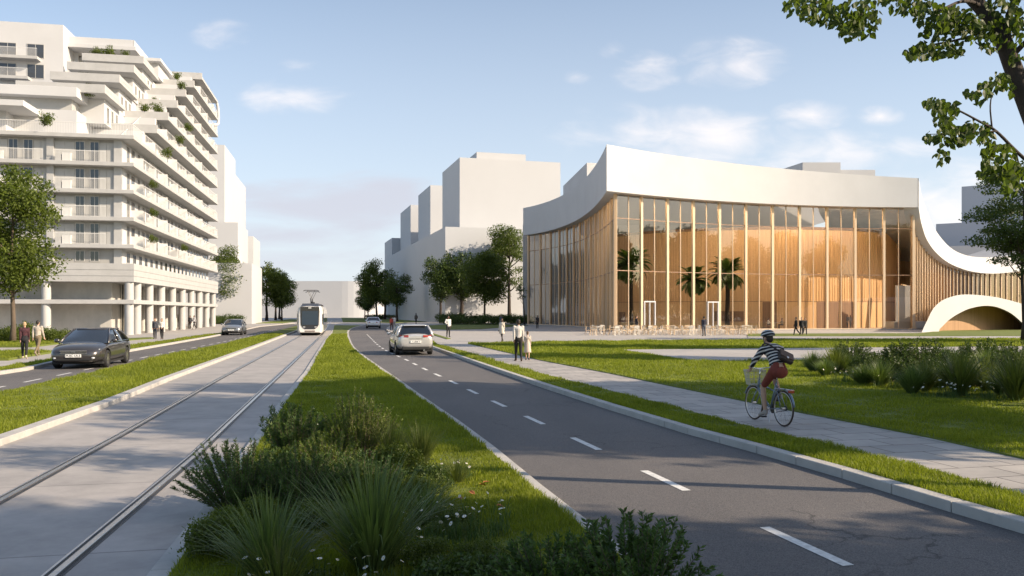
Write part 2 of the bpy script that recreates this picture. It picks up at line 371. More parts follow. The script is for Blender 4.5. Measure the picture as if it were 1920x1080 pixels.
def slab_mat(name, c1, c2, w, h, rot, mortar=(0.16, 0.15, 0.14), joint=0.008, stain=0.25, off=0.5):
    m, nd, ln, b = newmat(name)
    p = nd.new('ShaderNodeNewGeometry').outputs['Position']
    mp = nd.new('ShaderNodeMapping'); mp.vector_type = 'POINT'; mp.inputs['Rotation'].default_value = (0, 0, rot); ln.new(p, mp.inputs[0])
    br = nd.new('ShaderNodeTexBrick'); br.offset = off; br.inputs['Scale'].default_value = 1; br.inputs['Mortar Size'].default_value = joint
    br.inputs['Brick Width'].default_value = w; br.inputs['Row Height'].default_value = h; br.inputs['Mortar Smooth'].default_value = 0.3
    br.inputs['Color1'].default_value = (*c1, 1); br.inputs['Color2'].default_value = (*c2, 1); br.inputs['Mortar'].default_value = (*mortar, 1); br.inputs['Bias'].default_value = -0.1
    ln.new(mp.outputs[0], br.inputs['Vector'])
    n = nd.new('ShaderNodeTexNoise'); n.inputs['Scale'].default_value = 1.1; n.inputs['Detail'].default_value = 9; n.inputs['Roughness'].default_value = 0.7; ln.new(p, n.inputs['Vector'])
    r = nd.new('ShaderNodeValToRGB'); r.color_ramp.elements[0].position = 0.3; r.color_ramp.elements[1].position = 0.65
    k = 1 - stain; r.color_ramp.elements[0].color = (k, k, k, 1); r.color_ramp.elements[1].color = (1.06, 1.05, 1.04, 1); ln.new(n.outputs[0], r.inputs[0])
    x = nd.new('ShaderNodeMix'); x.data_type = 'RGBA'; x.blend_type = 'MULTIPLY'; x.inputs['Factor'].default_value = 1; ln.new(br.outputs[0], x.inputs[6]); ln.new(r.outputs[0], x.inputs[7])
    ln.new(x.outputs[2], b.inputs['Base Color']); b.inputs['Roughness'].default_value = 0.72
    n3 = nd.new('ShaderNodeTexNoise'); n3.inputs['Scale'].default_value = 60; n3.inputs['Detail'].default_value = 3; ln.new(p, n3.inputs['Vector'])
    ad = nd.new('ShaderNodeMath'); ad.operation = 'MULTIPLY_ADD'; ln.new(n3.outputs[0], ad.inputs[0]); ad.inputs[1].default_value = 0.18
    iv = nd.new('ShaderNodeMath'); iv.operation = 'SUBTRACT'; iv.inputs[0].default_value = 1; ln.new(br.outputs[1], iv.inputs[1]); ln.new(iv.outputs[0], ad.inputs[2])
    bp = nd.new('ShaderNodeBump'); bp.inputs['Strength'].default_value = 0.4; bp.inputs['Distance'].default_value = 0.012; ln.new(ad.outputs[0], bp.inputs['Height']); ln.new(bp.outputs[0], b.inputs['Normal'])
    return m
M['pavers'] = slab_mat('path_pavers', (0.45, 0.42, 0.385), (0.33, 0.31, 0.29), 0.95, 0.62, R(-13.8), mortar=(.10, .09, .085), joint=.013, stain=0.24)
M['trackbed'] = slab_mat('track_concrete', (0.40, 0.375, 0.355), (0.365, 0.345, 0.325), 3.2, 40.0, R(-101.7), (0.22, 0.21, 0.20), 0.014, 0.30)
M['plaza'] = slab_mat('plaza_slabs', (0.42, 0.395, 0.365), (0.385, 0.36, 0.335), 2.4, 1.2, R(-19), (0.25, 0.24, 0.23), 0.012, 0.14)
M['paint'] = pmat('road_paint', (0.70, 0.69, 0.66), 0.8, var=0.25, vscale=14, world=True)

def ext(pts, near=-14.0, far=None):
    """lengthen a line (given far to near) on past the camera"""
    pts = [Vector(p) for p in pts]; d = (pts[-1] - pts[-3]); d.z = 0; d /= abs(d.y)
    if pts[-1].y > near: pts.append(pts[-1] + d*(pts[-1].y - near))
    return pts
def line(px, z=0.0, extend=True):
    p = [G(x, y, z) for x, y in px]
    return ext(p) if extend else p
def resample(pts, step):
    out = [Vector(pts[0])]
    for a, b in zip(pts, pts[1:]):
        a = Vector(a); b = Vector(b); n = max(1, int((b-a).length/step))
        out += [a.lerp(b, (i+1)/n) for i in range(n)]
    return out
def smooth(pts, it=2):
    for _ in range(it):
        o = [pts[0]]
        for a, b in zip(pts, pts[1:]): o += [a.lerp(b, 0.25), a.lerp(b, 0.75)]
        o.append(pts[-1]); pts = o
    return pts
def offset(pts, d):
    """shift a line sideways in plan (positive = to the right of its direction)"""
    o = []
    for i, p in enumerate(pts):
        t = pts[min(i+1, len(pts)-1)] - pts[max(i-1, 0)]; t.z = 0; t.normalize()
        o.append(p + Vector((t.y, -t.x, 0))*d)
    return o
def flat(name, poly, z, mat, kind='structure', thick=0.0):
    b = MB()
    poly = [(p[0], p[1]) for p in poly]
    if thick: b.prism(poly, z-thick, z)
    else:
        a = sum(poly[i][0]*poly[(i+1)%len(poly)][1]-poly[(i+1)%len(poly)][0]*poly[i][1] for i in range(len(poly)))
        if a < 0: poly = poly[::-1]
        b.add([(x, y, z) for x, y in poly], [tuple(range(len(poly)))])
    me = b.mesh(name); bm = bmesh.new(); bm.from_mesh(me); bmesh.ops.triangulate(bm, faces=bm.faces); bm.to_mesh(me); bm.free()
    return tag(link_mesh(name, me, None, [mat]), kind=kind)
def strip(name, left, right, z0, z1, mat, seg=None):
    """a kerb: a solid between two lines of equal length; seg leaves fine joints between its stones"""
    b = MB(); l = resample(left, 1.0) if seg else left
    for i in range(len(left)-1):
        A, B, C, D = left[i], left[i+1], right[i+1], right[i]
        n = max(1, round((B-A).length/seg)) if seg else 1
        for k in range(n):
            g = 0.006 if seg and A.y < 40 else 0.0; s0 = k/n + g/max(.1,(B-A).length); s1 = (k+1)/n - g/max(.1,(B-A).length)
            q = [A.lerp(B, s0), A.lerp(B, s1), D.lerp(C, s1), D.lerp(C, s0)]
            b.prism([(p.x, p.y) for p in q], z0, z1)
    return tag(b.build(name, mat, bevel=0.012 if seg else 0), kind='structure')

flat('ground', [(-1500, -300), (1500, -300), (1500, 3000), (-1500, 3000)], 0.0, M['plaza'])

RL = smooth(line([(683,610),(667,613.5),(655,619),(653,625),(656,635),(662,650),(675,662),(700,681),(750,715),(798,750),(896,817),(1085,974)]), 1)
RR = smooth(line([(760,606),(735,610),(725,616),(724,621),(743,628),(775,640),(820,657),(973,713),(1236,800),(1500,873),(1920,1004)]), 1)
road_poly = RL + RR[::-1]
flat('road', road_poly, 0.004, M['asphalt'])
LRL = line([(553,606.6),(487,613),(400,632),(317,647),(243,660),(107,682),(53,695),(0,703)])
LRR = line([(575,608.0),(553,612.5),(420,647),(320,667.5),(167,703),(87,720),(47,730),(0,740)])
flat('road', LRL + LRR[::-1], 0.004, M['asphalt'])
flat('road', [G(570,605.9), G(1010,606.3), G(1010,608.2), G(735,608.6), G(690,609.6), G(575,608.2), G(540,607.6)], 0.008, M['paving'])
TR = line([(628,608),(620,625),(607,640),(570,700),(538,738),(477,819),(379,958),(281,1080)])
TL = line([(575,610),(557,622),(533,631),(478,653),(320,714),(212,760),(0,838)])
far_t = [G(628,600), G(640,596.5), G(615,596.5), G(590,600)]
flat('tram_bed', TR[::-1] + far_t + TL, 0.010, M['trackbed'])

# kerbs
def kerb(base, w, z1=0.12, seg=1.0, side=1):
    a = resample(base, 3.0); b = offset(a, w*side)
    return strip('kerb', a, b, -0.02, z1, M['kerb'], seg)
kerb(RL, 0.17, 0.055, 1.0, 1); kerb(RR, 0.19, 0.125, 1.0, -1)
kerb(LRL, 0.24, 0.12, 1.0, 1); kerb(LRR, 0.12, 0.05, 1.0, -1)
kerb(TL, 0.26, 0.125, 1.2, 1); kerb(TR, 0.20, 0.05, 1.2, -1)

# lawns (raised turf) -------------------------------------------------
MED = offset(RL, 0.17)[:] ; MEDL = offset(TR, -0.20)
lawn_median = [G(627,609.8,0.06)] + [p for p in MED if p.y < 134] + MEDL[::-1][:-1]
lawn_left = [p for p in offset(LRR, -0.12)] + [p for p in offset(TL, 0.26)][::-1]
SL = line([(812,640),(820,645.6),(916,674),(1004,698),(1179,741),(1425,805),(1612,848),(1826,903),(1920,929)], 0.10)
SR = line([(877,644),(916,652.5),(1012,674.5),(1148,700),(1240,719),(1399,751.5),(1527,777),(1741,818),(1920,858)], 0.10)
RRo = [p for p in offset(RR, -0.19) if p.y < 53]
lawn_verge = RRo + SL[::-1]
lawn_right = SR + [Vector((30,-14,0)), Vector((75, 30, 0)), Vector((80, 75, 0))] + [G(1920,634.6,0.1), G(1500,636.2,0.1), G(1100,639.3,0.1), G(879,643,0.1)]
LV = line([(480,612.8),(375,629.5),(320,637),(240,648),(107,671),(40,681),(0,688)], 0.1)
lawn_lv = offset(LRL, 0.24)[1:] + LV[::-1]
lawn_l2 = [G(107,657.5,.1), G(50,666,.1), G(16,672,.1), G(-500,677,.1), G(-700,659,.1)]
lawn_l3 = [G(125,637,.1), G(125,641,.1), G(60,648.5,.1), G(-500,650,.1), G(-500,637,.1)]
lawn_l4 = [G(225,637.5,.1), G(290,632.5,.1), G(283,631,.1), G(225,633.5,.1)]
lawn_facade = [G(1402,624.6,.1), G(1402,629.0,.1), G(2300,628.2,.1), G(2300,615,.1), G(1775,618.5,.1), G(1720,623.8,.1)]
lawn_far1 = [G(643,604.2), G(690,604.6), G(690,596.6), G(640,595.8)]
lawn_far2 = [G(712,605), G(735,606), G(800,603.2), G(720,597.5), G(700,597)]
lawn_far3 = [G(795,611), G(800,616), G(836,618.5), G(905,617), G(990,610.5), G(900,607), G(850,608.5)]
lawn_far4 = [G(480,606.5), G(530,606.3), G(575,600.5), G(545,598.5)]
lawn_far5 = [G(740,610.5), G(742,614.5), G(752,613), G(768,610)]
lawn_sliver = [G(800,624.6), G(812,625.6), G(845,635.6), G(838,636.2)]
lawns = [(lawn_median,0.07),(lawn_left,0.10),(lawn_verge,0.105),(lawn_right,0.10),(lawn_lv,0.10),(lawn_l2,0.1),(lawn_l3,0.1),(lawn_l4,0.06),(lawn_facade,0.06),
         (lawn_far1,0.06),(lawn_far2,0.06),(lawn_far3,0.06),(lawn_far4,0.06),(lawn_far5,0.05),(lawn_sliver,0.05)]
for poly, z in lawns: flat('lawn', poly, z, M['turf'], thick=z+0.02)
side_path = SL + SR[::-1]
flat('path', side_path, 0.075, M['pavers'], thick=0.09)
path2 = [G(1164,656,.1), G(1301,677,.1), G(1484,676,.1), G(1668,668.5,.1), G(2100,662,.1), G(2100,648,.1)]
flat('path', path2, 0.118, M['paving'], thick=0.1)
flat('path', [G(1402,629.2,.1), G(2300,628.4,.1), G(2300,633.5,.1), G(1402,635.5,.1)], 0.03, M['paving'])

# markings --------------------------------------------------------------
def dashes(name, pts, on, off, w, z, start=0.0):
    pts = smooth(pts, 2); b = MB(); s = -start; nxt = 0.0
    acc = [0.0]
    for a, c in zip(pts, pts[1:]): acc.append(acc[-1] + (c-a).length)
    def at(t):
        for i in range(len(acc)-1):
            if acc[i+1] >= t: return pts[i].lerp(pts[i+1], (t-acc[i])/max(1e-6, acc[i+1]-acc[i])), (pts[i+1]-pts[i]).normalized()
        return pts[-1], (pts[-1]-pts[-2]).normalized()
    t = start
    while t + on < acc[-1]:
        p, d = at(t); q, e = at(t+on); n = Vector((d.y, -d.x, 0))*w/2
        b.add([p-n, p+n, q+n, q-n], [(0, 1, 2, 3)]); t += on + off
    return tag(b.build(name, M['paint']), kind='structure')
c1 = [(1591,1062),(1440,993),(1256,906),(1108,837),(1012,793),(945,762),(897,740),(860,722),(832,708.5),(808,698),(789,688.6),(772,680),(760,674),(746,668),(728,660),(715,652),(707,646),(697,636),(687,626)]
cp = [G(x, y) for x, y in c1]; cp = [cp[0] + (cp[0]-cp[1]).normalized()*9.15] + cp
dashes('road_marking', cp, 1.3, 1.75, 0.115, 0.008).location.z = 0.009
c2 = [(-120,752),(10,724),(150,696),(253,673.5),(330,658.5),(440,637),(520,617)]
dashes('road_marking', [G(x, y) for x, y in c2], 1.35, 1.35, 0.10, 0.008).location.z = 0.009

# tram rails: grooved rail with a bright head, set in the bed --------------
def rail_line(px):
    return [G(x, y) for x, y in px]
u_st = Vector((-0.2033, 0.979, 0)).normalized()
railL = ext(rail_line([(600,600.5),(563,630),(407,713),(228,815),(0,939)]))
railR = ext(rail_line([(622,600.5),(602,630),(489,736),(358,860),(94,1082)]))
for k, rl in enumerate((railL, railR)):
    b = MB(); g = MB()
    for off0, off1, z, bb in ((-0.075, -0.012, 0.040, b), (0.030, 0.055, 0.034, b), (-0.012, 0.030, 0.016, g), (-0.11, -0.075, 0.014, g), (0.055, 0.075, 0.014, g)):
        l0 = offset(rl, off0); l1 = offset(rl, off1)
        for i in range(len(rl)-1):
            bb.prism([(p.x, p.y) for p in (l0[i], l0[i+1], l1[i+1], l1[i])], -0.01, z)
    o = b.build('tram_rail', M['steel'], bevel=0.006)
    tag(o, ['polished steel tram rail on the side of the parallel strip of lawn and sedan', 'polished steel tram rail running closest to the planted median'][k], 'tram rail', 'rails of the tram track')
    g.build('groove', M['dark'], o)

# grass blades -----------------------------------------------------------
def in_poly(x, y, poly):
    n = len(poly); c = np.zeros(len(x), bool); j = n-1
    for i in range(n):
        xi, yi, xj, yj = poly[i][0], poly[i][1], poly[j][0], poly[j][1]
        if abs(yj-yi) > 1e-9:
            c ^= ((yi > y) != (yj > y)) & (x < (xj-xi)*(y-yi)/(yj-yi)+xi)
        j = i
    return c
def wob(x, y):
    return (np.sin(1.7*x+0.6*y+np.sin(0.9*y))*0.5+np.sin(3.1*y-1.3*x+1.2*np.sin(1.9*x))*0.35+np.sin(6.3*x+4.1*y)*0.25+np.sin(9.1*y-7.7*x)*0.2)
def grass(polys, excl, dmax=78.0):
    Vn, Fn, Vf = [], [], []; base = 0
    for poly, z, k in polys:
        xs = [p[0] for p in poly]; ys = [p[1] for p in poly]
        y0 = max(min(ys), 5.0); y1 = min(max(ys), dmax); y = y0
        while y < y1:
            h = max(0.5, y*0.06); ye = min(y1, y+h)
            lo = max(min(xs), -0.66*ye-3); hi = min(max(xs), 0.66*ye+5)
            if hi > lo:
                dens = 3800*(8.0/max(y, 7.0))**1.55*k
                n = int(dens*(ye-y)*(hi-lo))
                X = rng.uniform(lo, hi, n); Y = rng.uniform(y, ye, n); m = in_poly(X, Y, poly)
                for e in excl: m &= ~in_poly(X, Y, e)
                X, Y = X[m], Y[m]; n = len(X)
                if n:
                    q = wob(X, Y); ht = np.clip(0.062+0.044*q, 0.014, 0.16)*rng.uniform(0.6, 1.25, n)*min(1.6, max(1.0, y/20))
                    w = 0.0034*max(1.0, y/8.0)*rng.uniform(0.7, 1.3, n)
                    a = rng.uniform(0, 2*np.pi, n); ln_ = rng.uniform(0.1, 0.75, n)*ht; la = rng.uniform(0, 2*np.pi, n)
                    Z = np.full(n, z-0.004)
                    dx, dy = np.cos(a)*w, np.sin(a)*w; lx, ly = np.cos(la)*ln_, np.sin(la)*ln_
                    A = np.stack([X-dx, Y-dy, Z], 1); B = np.stack([X+dx, Y+dy, Z], 1); T = np.stack([X+lx, Y+ly, Z+ht], 1)
                    if y < 19:
                        C = np.stack([X-dx*.75+lx*.3, Y-dy*.75+ly*.3, Z+ht*.6], 1); D = np.stack([X+dx*.75+lx*.3, Y+dy*.75+ly*.3, Z+ht*.6], 1)
                        V = np.stack([A, B, D, C, T], 1).reshape(-1, 3); i = np.arange(n)[:, None]*5+base
                        Fn.append(np.concatenate([i+np.array([[0,1,2]]), i+np.array([[0,2,3]]), i+np.array([[3,2,4]])])); base += n*5; Vn.append(V)
                    else:
                        V = np.stack([A, B, T], 1).reshape(-1, 3); i = np.arange(n)[:, None]*3+base
                        Fn.append(i+np.array([[0,1,2]])); base += n*3; Vn.append(V)
            y = ye
    o = np_mesh('grass', np.concatenate(Vn), np.concatenate(Fn), None, [M['grass']])
    return tag(o, kind='stuff')
grass([(lawn_median,0.07,1.15),(lawn_left,0.10,0.8),(lawn_verge,0.105,1.1),(lawn_right,0.10,0.72),(lawn_lv,0.10,0.8),(lawn_l2,0.1,0.8),(lawn_l3,0.1,0.8)], [path2])

# ================================================================ APARTMENT BUILDING WITH STEPPED TERRACES
AB_RZ = math.atan2(0.19, 0.982)
AB = thing('apartment_building', 'white apartment building with stepped planted terraces, long balconies and round columns', 'building', (-36.26, 78.0, 0), AB_RZ)
ab_c, ab_s = math.cos(AB_RZ), math.sin(AB_RZ)
def abw(x, y, z=0.0): return Vector((-36.26 + ab_c*x - ab_s*y, 78.0 + ab_s*x + ab_c*y, z))
ZS = [8.3 + 2.62*k for k in range(11)]          # undersides of the slabs
TH = 0.38
YEND = 49.0
uE = {5: 9.5, 6: 14.8, 7: 19.7, 8: 24.6, 9: 30.0, 10: 35.6}
# podium and ledge
b = MB(); b.box(-32, 0, 0, YEND, 5.1, 5.62); b.box(-32, -0.04, 0.04, YEND-.04, 5.62, 5.66); b.box(-32, 0, 0, YEND, 5.66, 6.2); b.box(-32, -0.04, 0.04, YEND-.04, 6.2, 6.24); b.box(-32, 0, 0, YEND, 6.24, 6.85)
b.build('podium_band', M['slab'], AB)
b = MB(); b.box(-32, 0.0, 0.0, YEND-.3, 2.98, 3.38); b.build('ledge', M['slab'], AB, bevel=0.02)
for y in (0.5, 3.3, 8.3, 13.7, 19.4, 25.0, 30.7, 36.2, 41.9, 47.6):
    b = MB(); b.lathe([(0.41, 0.0), (0.41, 2.98)], 20, (-0.55, y, 0)); b.lathe([(0.41, 3.38), (0.41, 5.1)], 20, (-0.55, y, 0))
    b.build('column', M['slab'], AB, smooth=True, angle=40)
for x in (-7.9, -15.5, -23.0):
    b = MB(); b.lathe([(0.41, 0.0), (0.41, 2.98)], 20, (x, 0.55, 0)); b.lathe([(0.41, 3.38), (0.41, 5.1)], 20, (x, 0.55, 0))
    b.build('column', M['slab'], AB, smooth=True, angle=40)
for y in (6, 11.2, 16.8, 22.3, 28.0, 33.5, 39.2, 44.8):   # second row deeper in the arcade
    b = MB(); b.lathe([(0.33, 0.0), (0.33, 5.1)], 14, (-3.2, y, 0)); b.build('column', M['conc'], AB, smooth=True, angle=40)
b = MB(); b.box(-32, -2.75, 2.6, 6.0, 0, 5.1); b.build('ground_wall', M['conc'], AB)
b = MB(); b.box(-9, -5.2, 6.0, YEND-1, 0, 5.1); b.build('back_wall', M['conc'], AB)
# tall ground floor glazing with curtains behind the columns
b = MB()
yy = 3.6
rr = random.Random(3)
b.box(-2.75, -2.70, 2.62, 2.72, 0, 5.1)
while yy < 46:
    w = rr.choice((0.35, 0.5, 0.8))
    b.box(-5.2, -5.08 + rr.uniform(0, .08), yy, yy+w, 0.0, 5.1); yy += w + rr.choice((0.25, 0.6, 1.1, 2.2))
x = -2.7
while x < -1.5:
    b.box(x, x+.14, 5.5 + rr.uniform(0, .3), 5.8, 0, 5.1); x += 0.24
b.build('curtain', M['sheer'], AB)
b = MB(); b.box(-5.16, -5.10, 4, 46.5, 0.1, 5.0); b.box(-2.75, -1.6, 5.9, 5.95, 0.1, 5.0); b.build('shop_glazing', M['pane'], AB)
# full floors
b = MB(); b.box(-32, -1.3, 1.0, YEND-.8, 6.85, ZS[4]); b.build('wall', M['white'], AB)
for x0, x1 in ((-7.95, -7.33), (-13.85, -13.23), (-19.75, -19.13), (-2.0, -1.28)):
    b = MB(); b.box(x0, x1, 0.76, 1.02, 6.84, ZS[4]+.1); b.build('pilaster', M['slab'], AB)
for k in range(5):
    b = MB(); b.box(-32, 0, 0, YEND, ZS[k], ZS[k]+TH)
    b.build('floor_slab', M['slab'], AB, bevel=0.03)
for k in range(5):
    b = MB(); b.box(-32, -1.32, .992, 1.01, 6.85 if k == 0 else ZS[k-1]+TH, ZS[k]); b.build('facade_panel', M['panel'], AB)
# stepped upper floors on the street side
for k in range(5, 11):
    b = MB(); y0 = uE[k]; x0 = -6.3
    b.box(x0, 0, y0, YEND, ZS[k], ZS[k]+TH)
    b.box(x0, -0.02, y0-.02, y0+.22, ZS[k]-.02, ZS[k]+TH+.52)          # solid front parapet
    b.box(x0, x0+.2, y0+.22, min(y0+5, YEND), ZS[k]+TH, ZS[k]+TH+.5)
    b.build('floor_slab', M['slab'], AB, bevel=0.03)
for k in range(4, 10):
    b = MB(); y0 = (2.2 if k == 4 else uE[k]) + (4.6 if k > 4 else 6.5)
    b.box(-14 if k < 8 else -9, -1.3, y0, YEND-.8, ZS[k]+TH, ZS[k+1]); b.build('wall', M['white'], AB)
# stepped upper floors on the left: parapets, recessed walls
WL = [(24.15, 4.4, -3.8, -12), (26.7, 9.8, -3.85, -10.7), (29.3, 15.0, -3.7, -10.7), (31.9, 20.3, -3.95, -10.8)]
for i, (z, y, x1, x0) in enumerate(WL):
    b = MB(); b.box(x0, x1, y, y+7.5, z, z+.4); b.box(x0, x1+.01, y-.02, y+.2, z-.02, z+.86); b.box(x1-.2, x1-.001, y+.2, y+5.2, z+.4, z+.84)
    b.build('terrace_slab', M['slab'], AB, bevel=0.03)
    b = MB(); b.box(x0-3, x1-.75, y+2.4, y+9.5, z-2.5, z); b.build('wall', M['white'], AB)
    b = MB(); b.box(x0-3, x1-.75, y+9.5, y+16, ZS[4], z-.2); b.build('wall', M['white'], AB)
b = MB(); b.box(-22, -6.1, 3.4, 10.5, 23.4, 24.35); b.build('penthouse_roof', M['white'], AB, bevel=0.03)
b = MB(); b.box(-22, -6.3, 4.0, 10.2, ZS[4]+TH, 22.2); b.build('wall', M['white'], AB)
b = MB(); b.box(-21.5, -6.9, 4.5, 10, 22.2, 23.4); b.build('penthouse_glazing', M['shutter'], AB)
b = MB(); b.box(-22, -9.6, -0.2, 6.5, 21.45, 22.0); b.build('entrance_canopy', M['white'], AB, bevel=0.03)
b = MB(); b.box(-22, -12.0, 2.2, 4.0, ZS[4]+TH, 21.45); b.build('wall', M['white'], AB)
b = MB(); b.box(-14.4, -5.5, 23.0, 34, 34.2, 34.7); b.box(-14.0, -5.8, 23.4, 23.5, 34.7, 35.6); b.box(-5.9, -5.8, 23.4, 33, 34.7, 35.6); b.build('roof', M['white'], AB, bevel=0.03)
b = MB(); b.box(-14, -5.9, 25.2, 36, 32.3, 34.2); b.build('wall', M['white'], AB)
b = MB(); b.box(-7.2, -3.4, 26.5, 44, 34.05, 34.45); b.build('roof', M['white'], AB, bevel=0.03)
b = MB(); b.box(-7, -3.9, 27.5, 44, 32.3, 34.05); b.build('wall', M['white'], AB)
b = MB(); b.box(-34, -13.2, 21.5, 42, ZS[4], 36.3); b.build('wall', M['white'], AB)
b = MB(); b.box(-20.2, -15.6, 20.3, 21.5, 31.75, 32.1); b.box(-20.2, -16.6, 20.3, 21.5, 29.35, 29.7); b.build('balcony_slab', M['slab'], AB, bevel=0.02)
# open stair climbing between the two stacks of terraces
b = MB(); n = 62
for i in range(n):
    y = 6.5 + i*0.43; z = ZS[4]+TH + i*0.205
    b.box(-5.6, -3.0, y, y+0.47, z-1.4, z+.2)
b.build('stair', M['slab'], AB)
b = MB()
for i in range(0, n, 1):
    y = 6.5 + i*0.43; z = ZS[4]+TH + .2 + i*0.205
    b.box(-3.02, -2.98, y, y+.03, z, z+.95)
for i in range(0, n-8, 8):
    y = 6.5 + i*0.43; z = ZS[4]+TH + 1.12 + i*0.205
    b.tube([(-3.0, y, z), (-3.0, y+8*.43, z+8*.205)], .03, 5)
b.build('stair_railing', M['rail'], AB)
# curved frame hanging off the far end of the roof
pts = [(-3.6, YEND-9, 35.6), (-1.2, YEND-4, 35.55), (-.4, YEND-1, 35.2), (-.1, YEND, 34.4), (0.0, YEND+.3, 33.0), (0.0, YEND+.3, 31.8), (-.1, YEND, 31.2), (-.5, YEND-1, 31.0)]
b = MB(); b.tube(smooth([Vector(p) for p in pts], 2), .22, 8); b.build('roof_frame', M['white'], AB, smooth=True)
# railings: thin uprights and a rail
def railing(b, p0, p1, z, h=1.0, step=0.11, t=0.014):
    p0 = Vector(p0); p1 = Vector(p1); L = (p1-p0).length; n = max(1, int(L/step)); d = (p1-p0)/n; q = (p1-p0).normalized()
    for i in range(n+1):
        p = p0 + d*i; b.add([(p.x-q.x*t, p.y-q.y*t, z), (p.x+q.x*t, p.y+q.y*t, z), (p.x+q.x*t, p.y+q.y*t, z+h), (p.x-q.x*t, p.y-q.y*t, z+h)], [(0,1,2,3)])
    nn = Vector((q.y, -q.x))*0.025
    b.prism([(p0.x-nn.x, p0.y-nn.y), (p1.x-nn.x, p1.y-nn.y), (p1.x+nn.x, p1.y+nn.y), (p0.x+nn.x, p0.y+nn.y)], z+h, z+h+.05)
for k in range(5):
    b = MB(); z = ZS[k]+TH
    if k < 4:
        for x0, x1 in ((-7.2, -2.6), (-13.1, -8.1), (-19, -14)): railing(b, (x0, .25), (x1, .25), z)
    else: railing(b, (-32, .12), (-.12, .12), z, 1.0, .14); railing(b, (-.12, .12), (-.12, 8.8), z)
    b.build('railing', M['rail'], AB)
b = MB(); railing(b, (-20.1, 20.4), (-15.7, 20.4), 32.1, .9); railing(b, (-20.1, 20.4), (-16.7, 20.4), 29.7, .9); b.build('railing', M['rail'], AB)
for k in range(0, 10):
    b = MB(); z = ZS[k]+TH; ys = 4.0 if k < 4 else (9.0 if k == 4 else uE[k]+5.0)
    y = ys; seg = 0; r2 = random.Random(k)
    while y < YEND-.2:
        ye = min(YEND-.1, y+5.4)
        railing(b, (-.12, y), (-.12, ye), z, .98, .2, .022)
        b.box(-1.0, -.10, ye-.06, ye, z, z+(1.3 if seg % 2 else 1.0))
        y = ye
        seg += 1
    b.box(-1.3, -.1, ys-.06, ys, z, z+1.1)
    b.build('railing', M['rail'], AB)
    # translucent-looking solid screens on some balconies
# windows -----------------------------------------------------------------
specs = []                                    # x, y, z, width, height, facing
for k in range(-1, 4):
    z0 = 7.0 if k < 0 else ZS[k]+TH+.08; h = 1.05 if k < 0 else 1.98
    for x in (-5.08, -3.78, -10.9, -9.6, -16.9, -15.6): specs.append((x, 0.985, z0 if k >= 0 else 7.05, .86, h, 'f'))
for x, z in ((-19.2, 32.15), (-16.2, 32.15), (-19.2, 29.75), (-16.2, 29.75)): specs.append((x, 21.485, z, 1.9, 1.7, 'f'))
specs.append((-12.2, 25.18, 32.4, 1.0, 1.5, 'f'))
for i, (z, y, x1, x0) in enumerate(WL):
    for yy in (3.6, 5.2, 6.8): specs.append((x1-.735, y+yy, z-2.35, .7, 1.75, 's'))
for k in range(-1, 10):
    z0 = 7.0 if k < 0 else ZS[k]+TH+.06; h = 1.08 if k < 0 else 2.0
    y = 3.0 if k < 4 else (10.2 if k == 4 else uE[k]+5.6); i = 0
    while y < YEND-2:
        specs.append((-1.285, y, z0, (1.0, 1.35, .8)[i % 3] if k >= 0 else 1.2, h, 's')); y += (1.75, 2.3, 1.9)[i % 3] if k >= 0 else 2.35; i += 1
specs.sort(key=lambda s: (abw(s[0], s[1]).y + (14 if s[5] == 's' else 0)))
cache = {}
def window_meshes(w, h):
    if (w, h) in cache: return cache[(w, h)]
    f = MB(); t = .07
    f.box(-w/2, w/2, -.03, .05, 0, t); f.box(-w/2, w/2, -.03, .05, h-t, h); f.box(-w/2, -w/2+t, -.03, .05, t, h-t); f.box(w/2-t, w/2, -.03, .05, t, h-t); f.box(-.025, .025, -.02, .05, t, h-t)
    g = MB(); g.box(-w/2+t, w/2-t, -.012, .04, t, h-t)
    mf = f.mesh('window'); mf.materials.append(M['winframe']); mg = g.mesh('pane'); mg.materials.append(M['pane'])
    cache[(w, h)] = (mf, mg); return mf, mg
rest = MB(); NW = 92
for i, (x, y, z, w, h, fc) in enumerate(specs):
    rz = 0 if fc == 'f' else math.pi/2
    if i < NW:
        mf, mg = window_meshes(w, h)
        o = link_mesh('window', mf, AB, (), (x, y, z)); o.rotation_euler = (0, 0, rz)
        link_mesh('pane', mg, o)
    else:
        Mx = Matrix.Translation((x, y, z)) @ Matrix.Rotation(rz, 4, 'Z'); t = .07
        rest.cur = 0
        for q in ((-w/2, w/2, -.03, .05, 0, t), (-w/2, w/2, -.03, .05, h-t, h), (-w/2, -w/2+t, -.03, .05, t, h-t), (w/2-t, w/2, -.03, .05, t, h-t)): rest.box(*q, Mx)
        rest.cur = 1; rest.box(-w/2+t, w/2-t, -.012, .04, t, h-t, Mx)
tag(rest.build('window', [M['winframe'], M['pane']], AB), kind='stuff')
for k in range(0, 4):
    z0 = ZS[k]+TH; h = ZS[k+1]-z0-.28
    for x0, x1 in ((-7.3, -6.42), (-6.40, -5.54), (-3.32, -2.7), (-2.68, -2.03), (-13.2, -12.3), (-12.28, -11.4), (-9.1, -8.5), (-8.48, -7.97), (-19.1, -17.4)):
        b = MB(); b.box(x0, x1, .94, .998, z0, z0+h); b.build('shutter', M['shutter'], AB)
for k in (0, 1, 2, 3):
    z0 = ZS[k]+TH
    for x0 in (-7.1, -13.0):
        b = MB(); b.box(x0, x0+.55, .45, .9, z0, z0+.62); b.build('balcony_box', M['slab'], AB, bevel=.01)
        b = MB(); b.box(x0+.62, x0+1.35, .4, .88, z0, z0+.85); b.build('balcony_box', M['rail'], AB, bevel=.01)

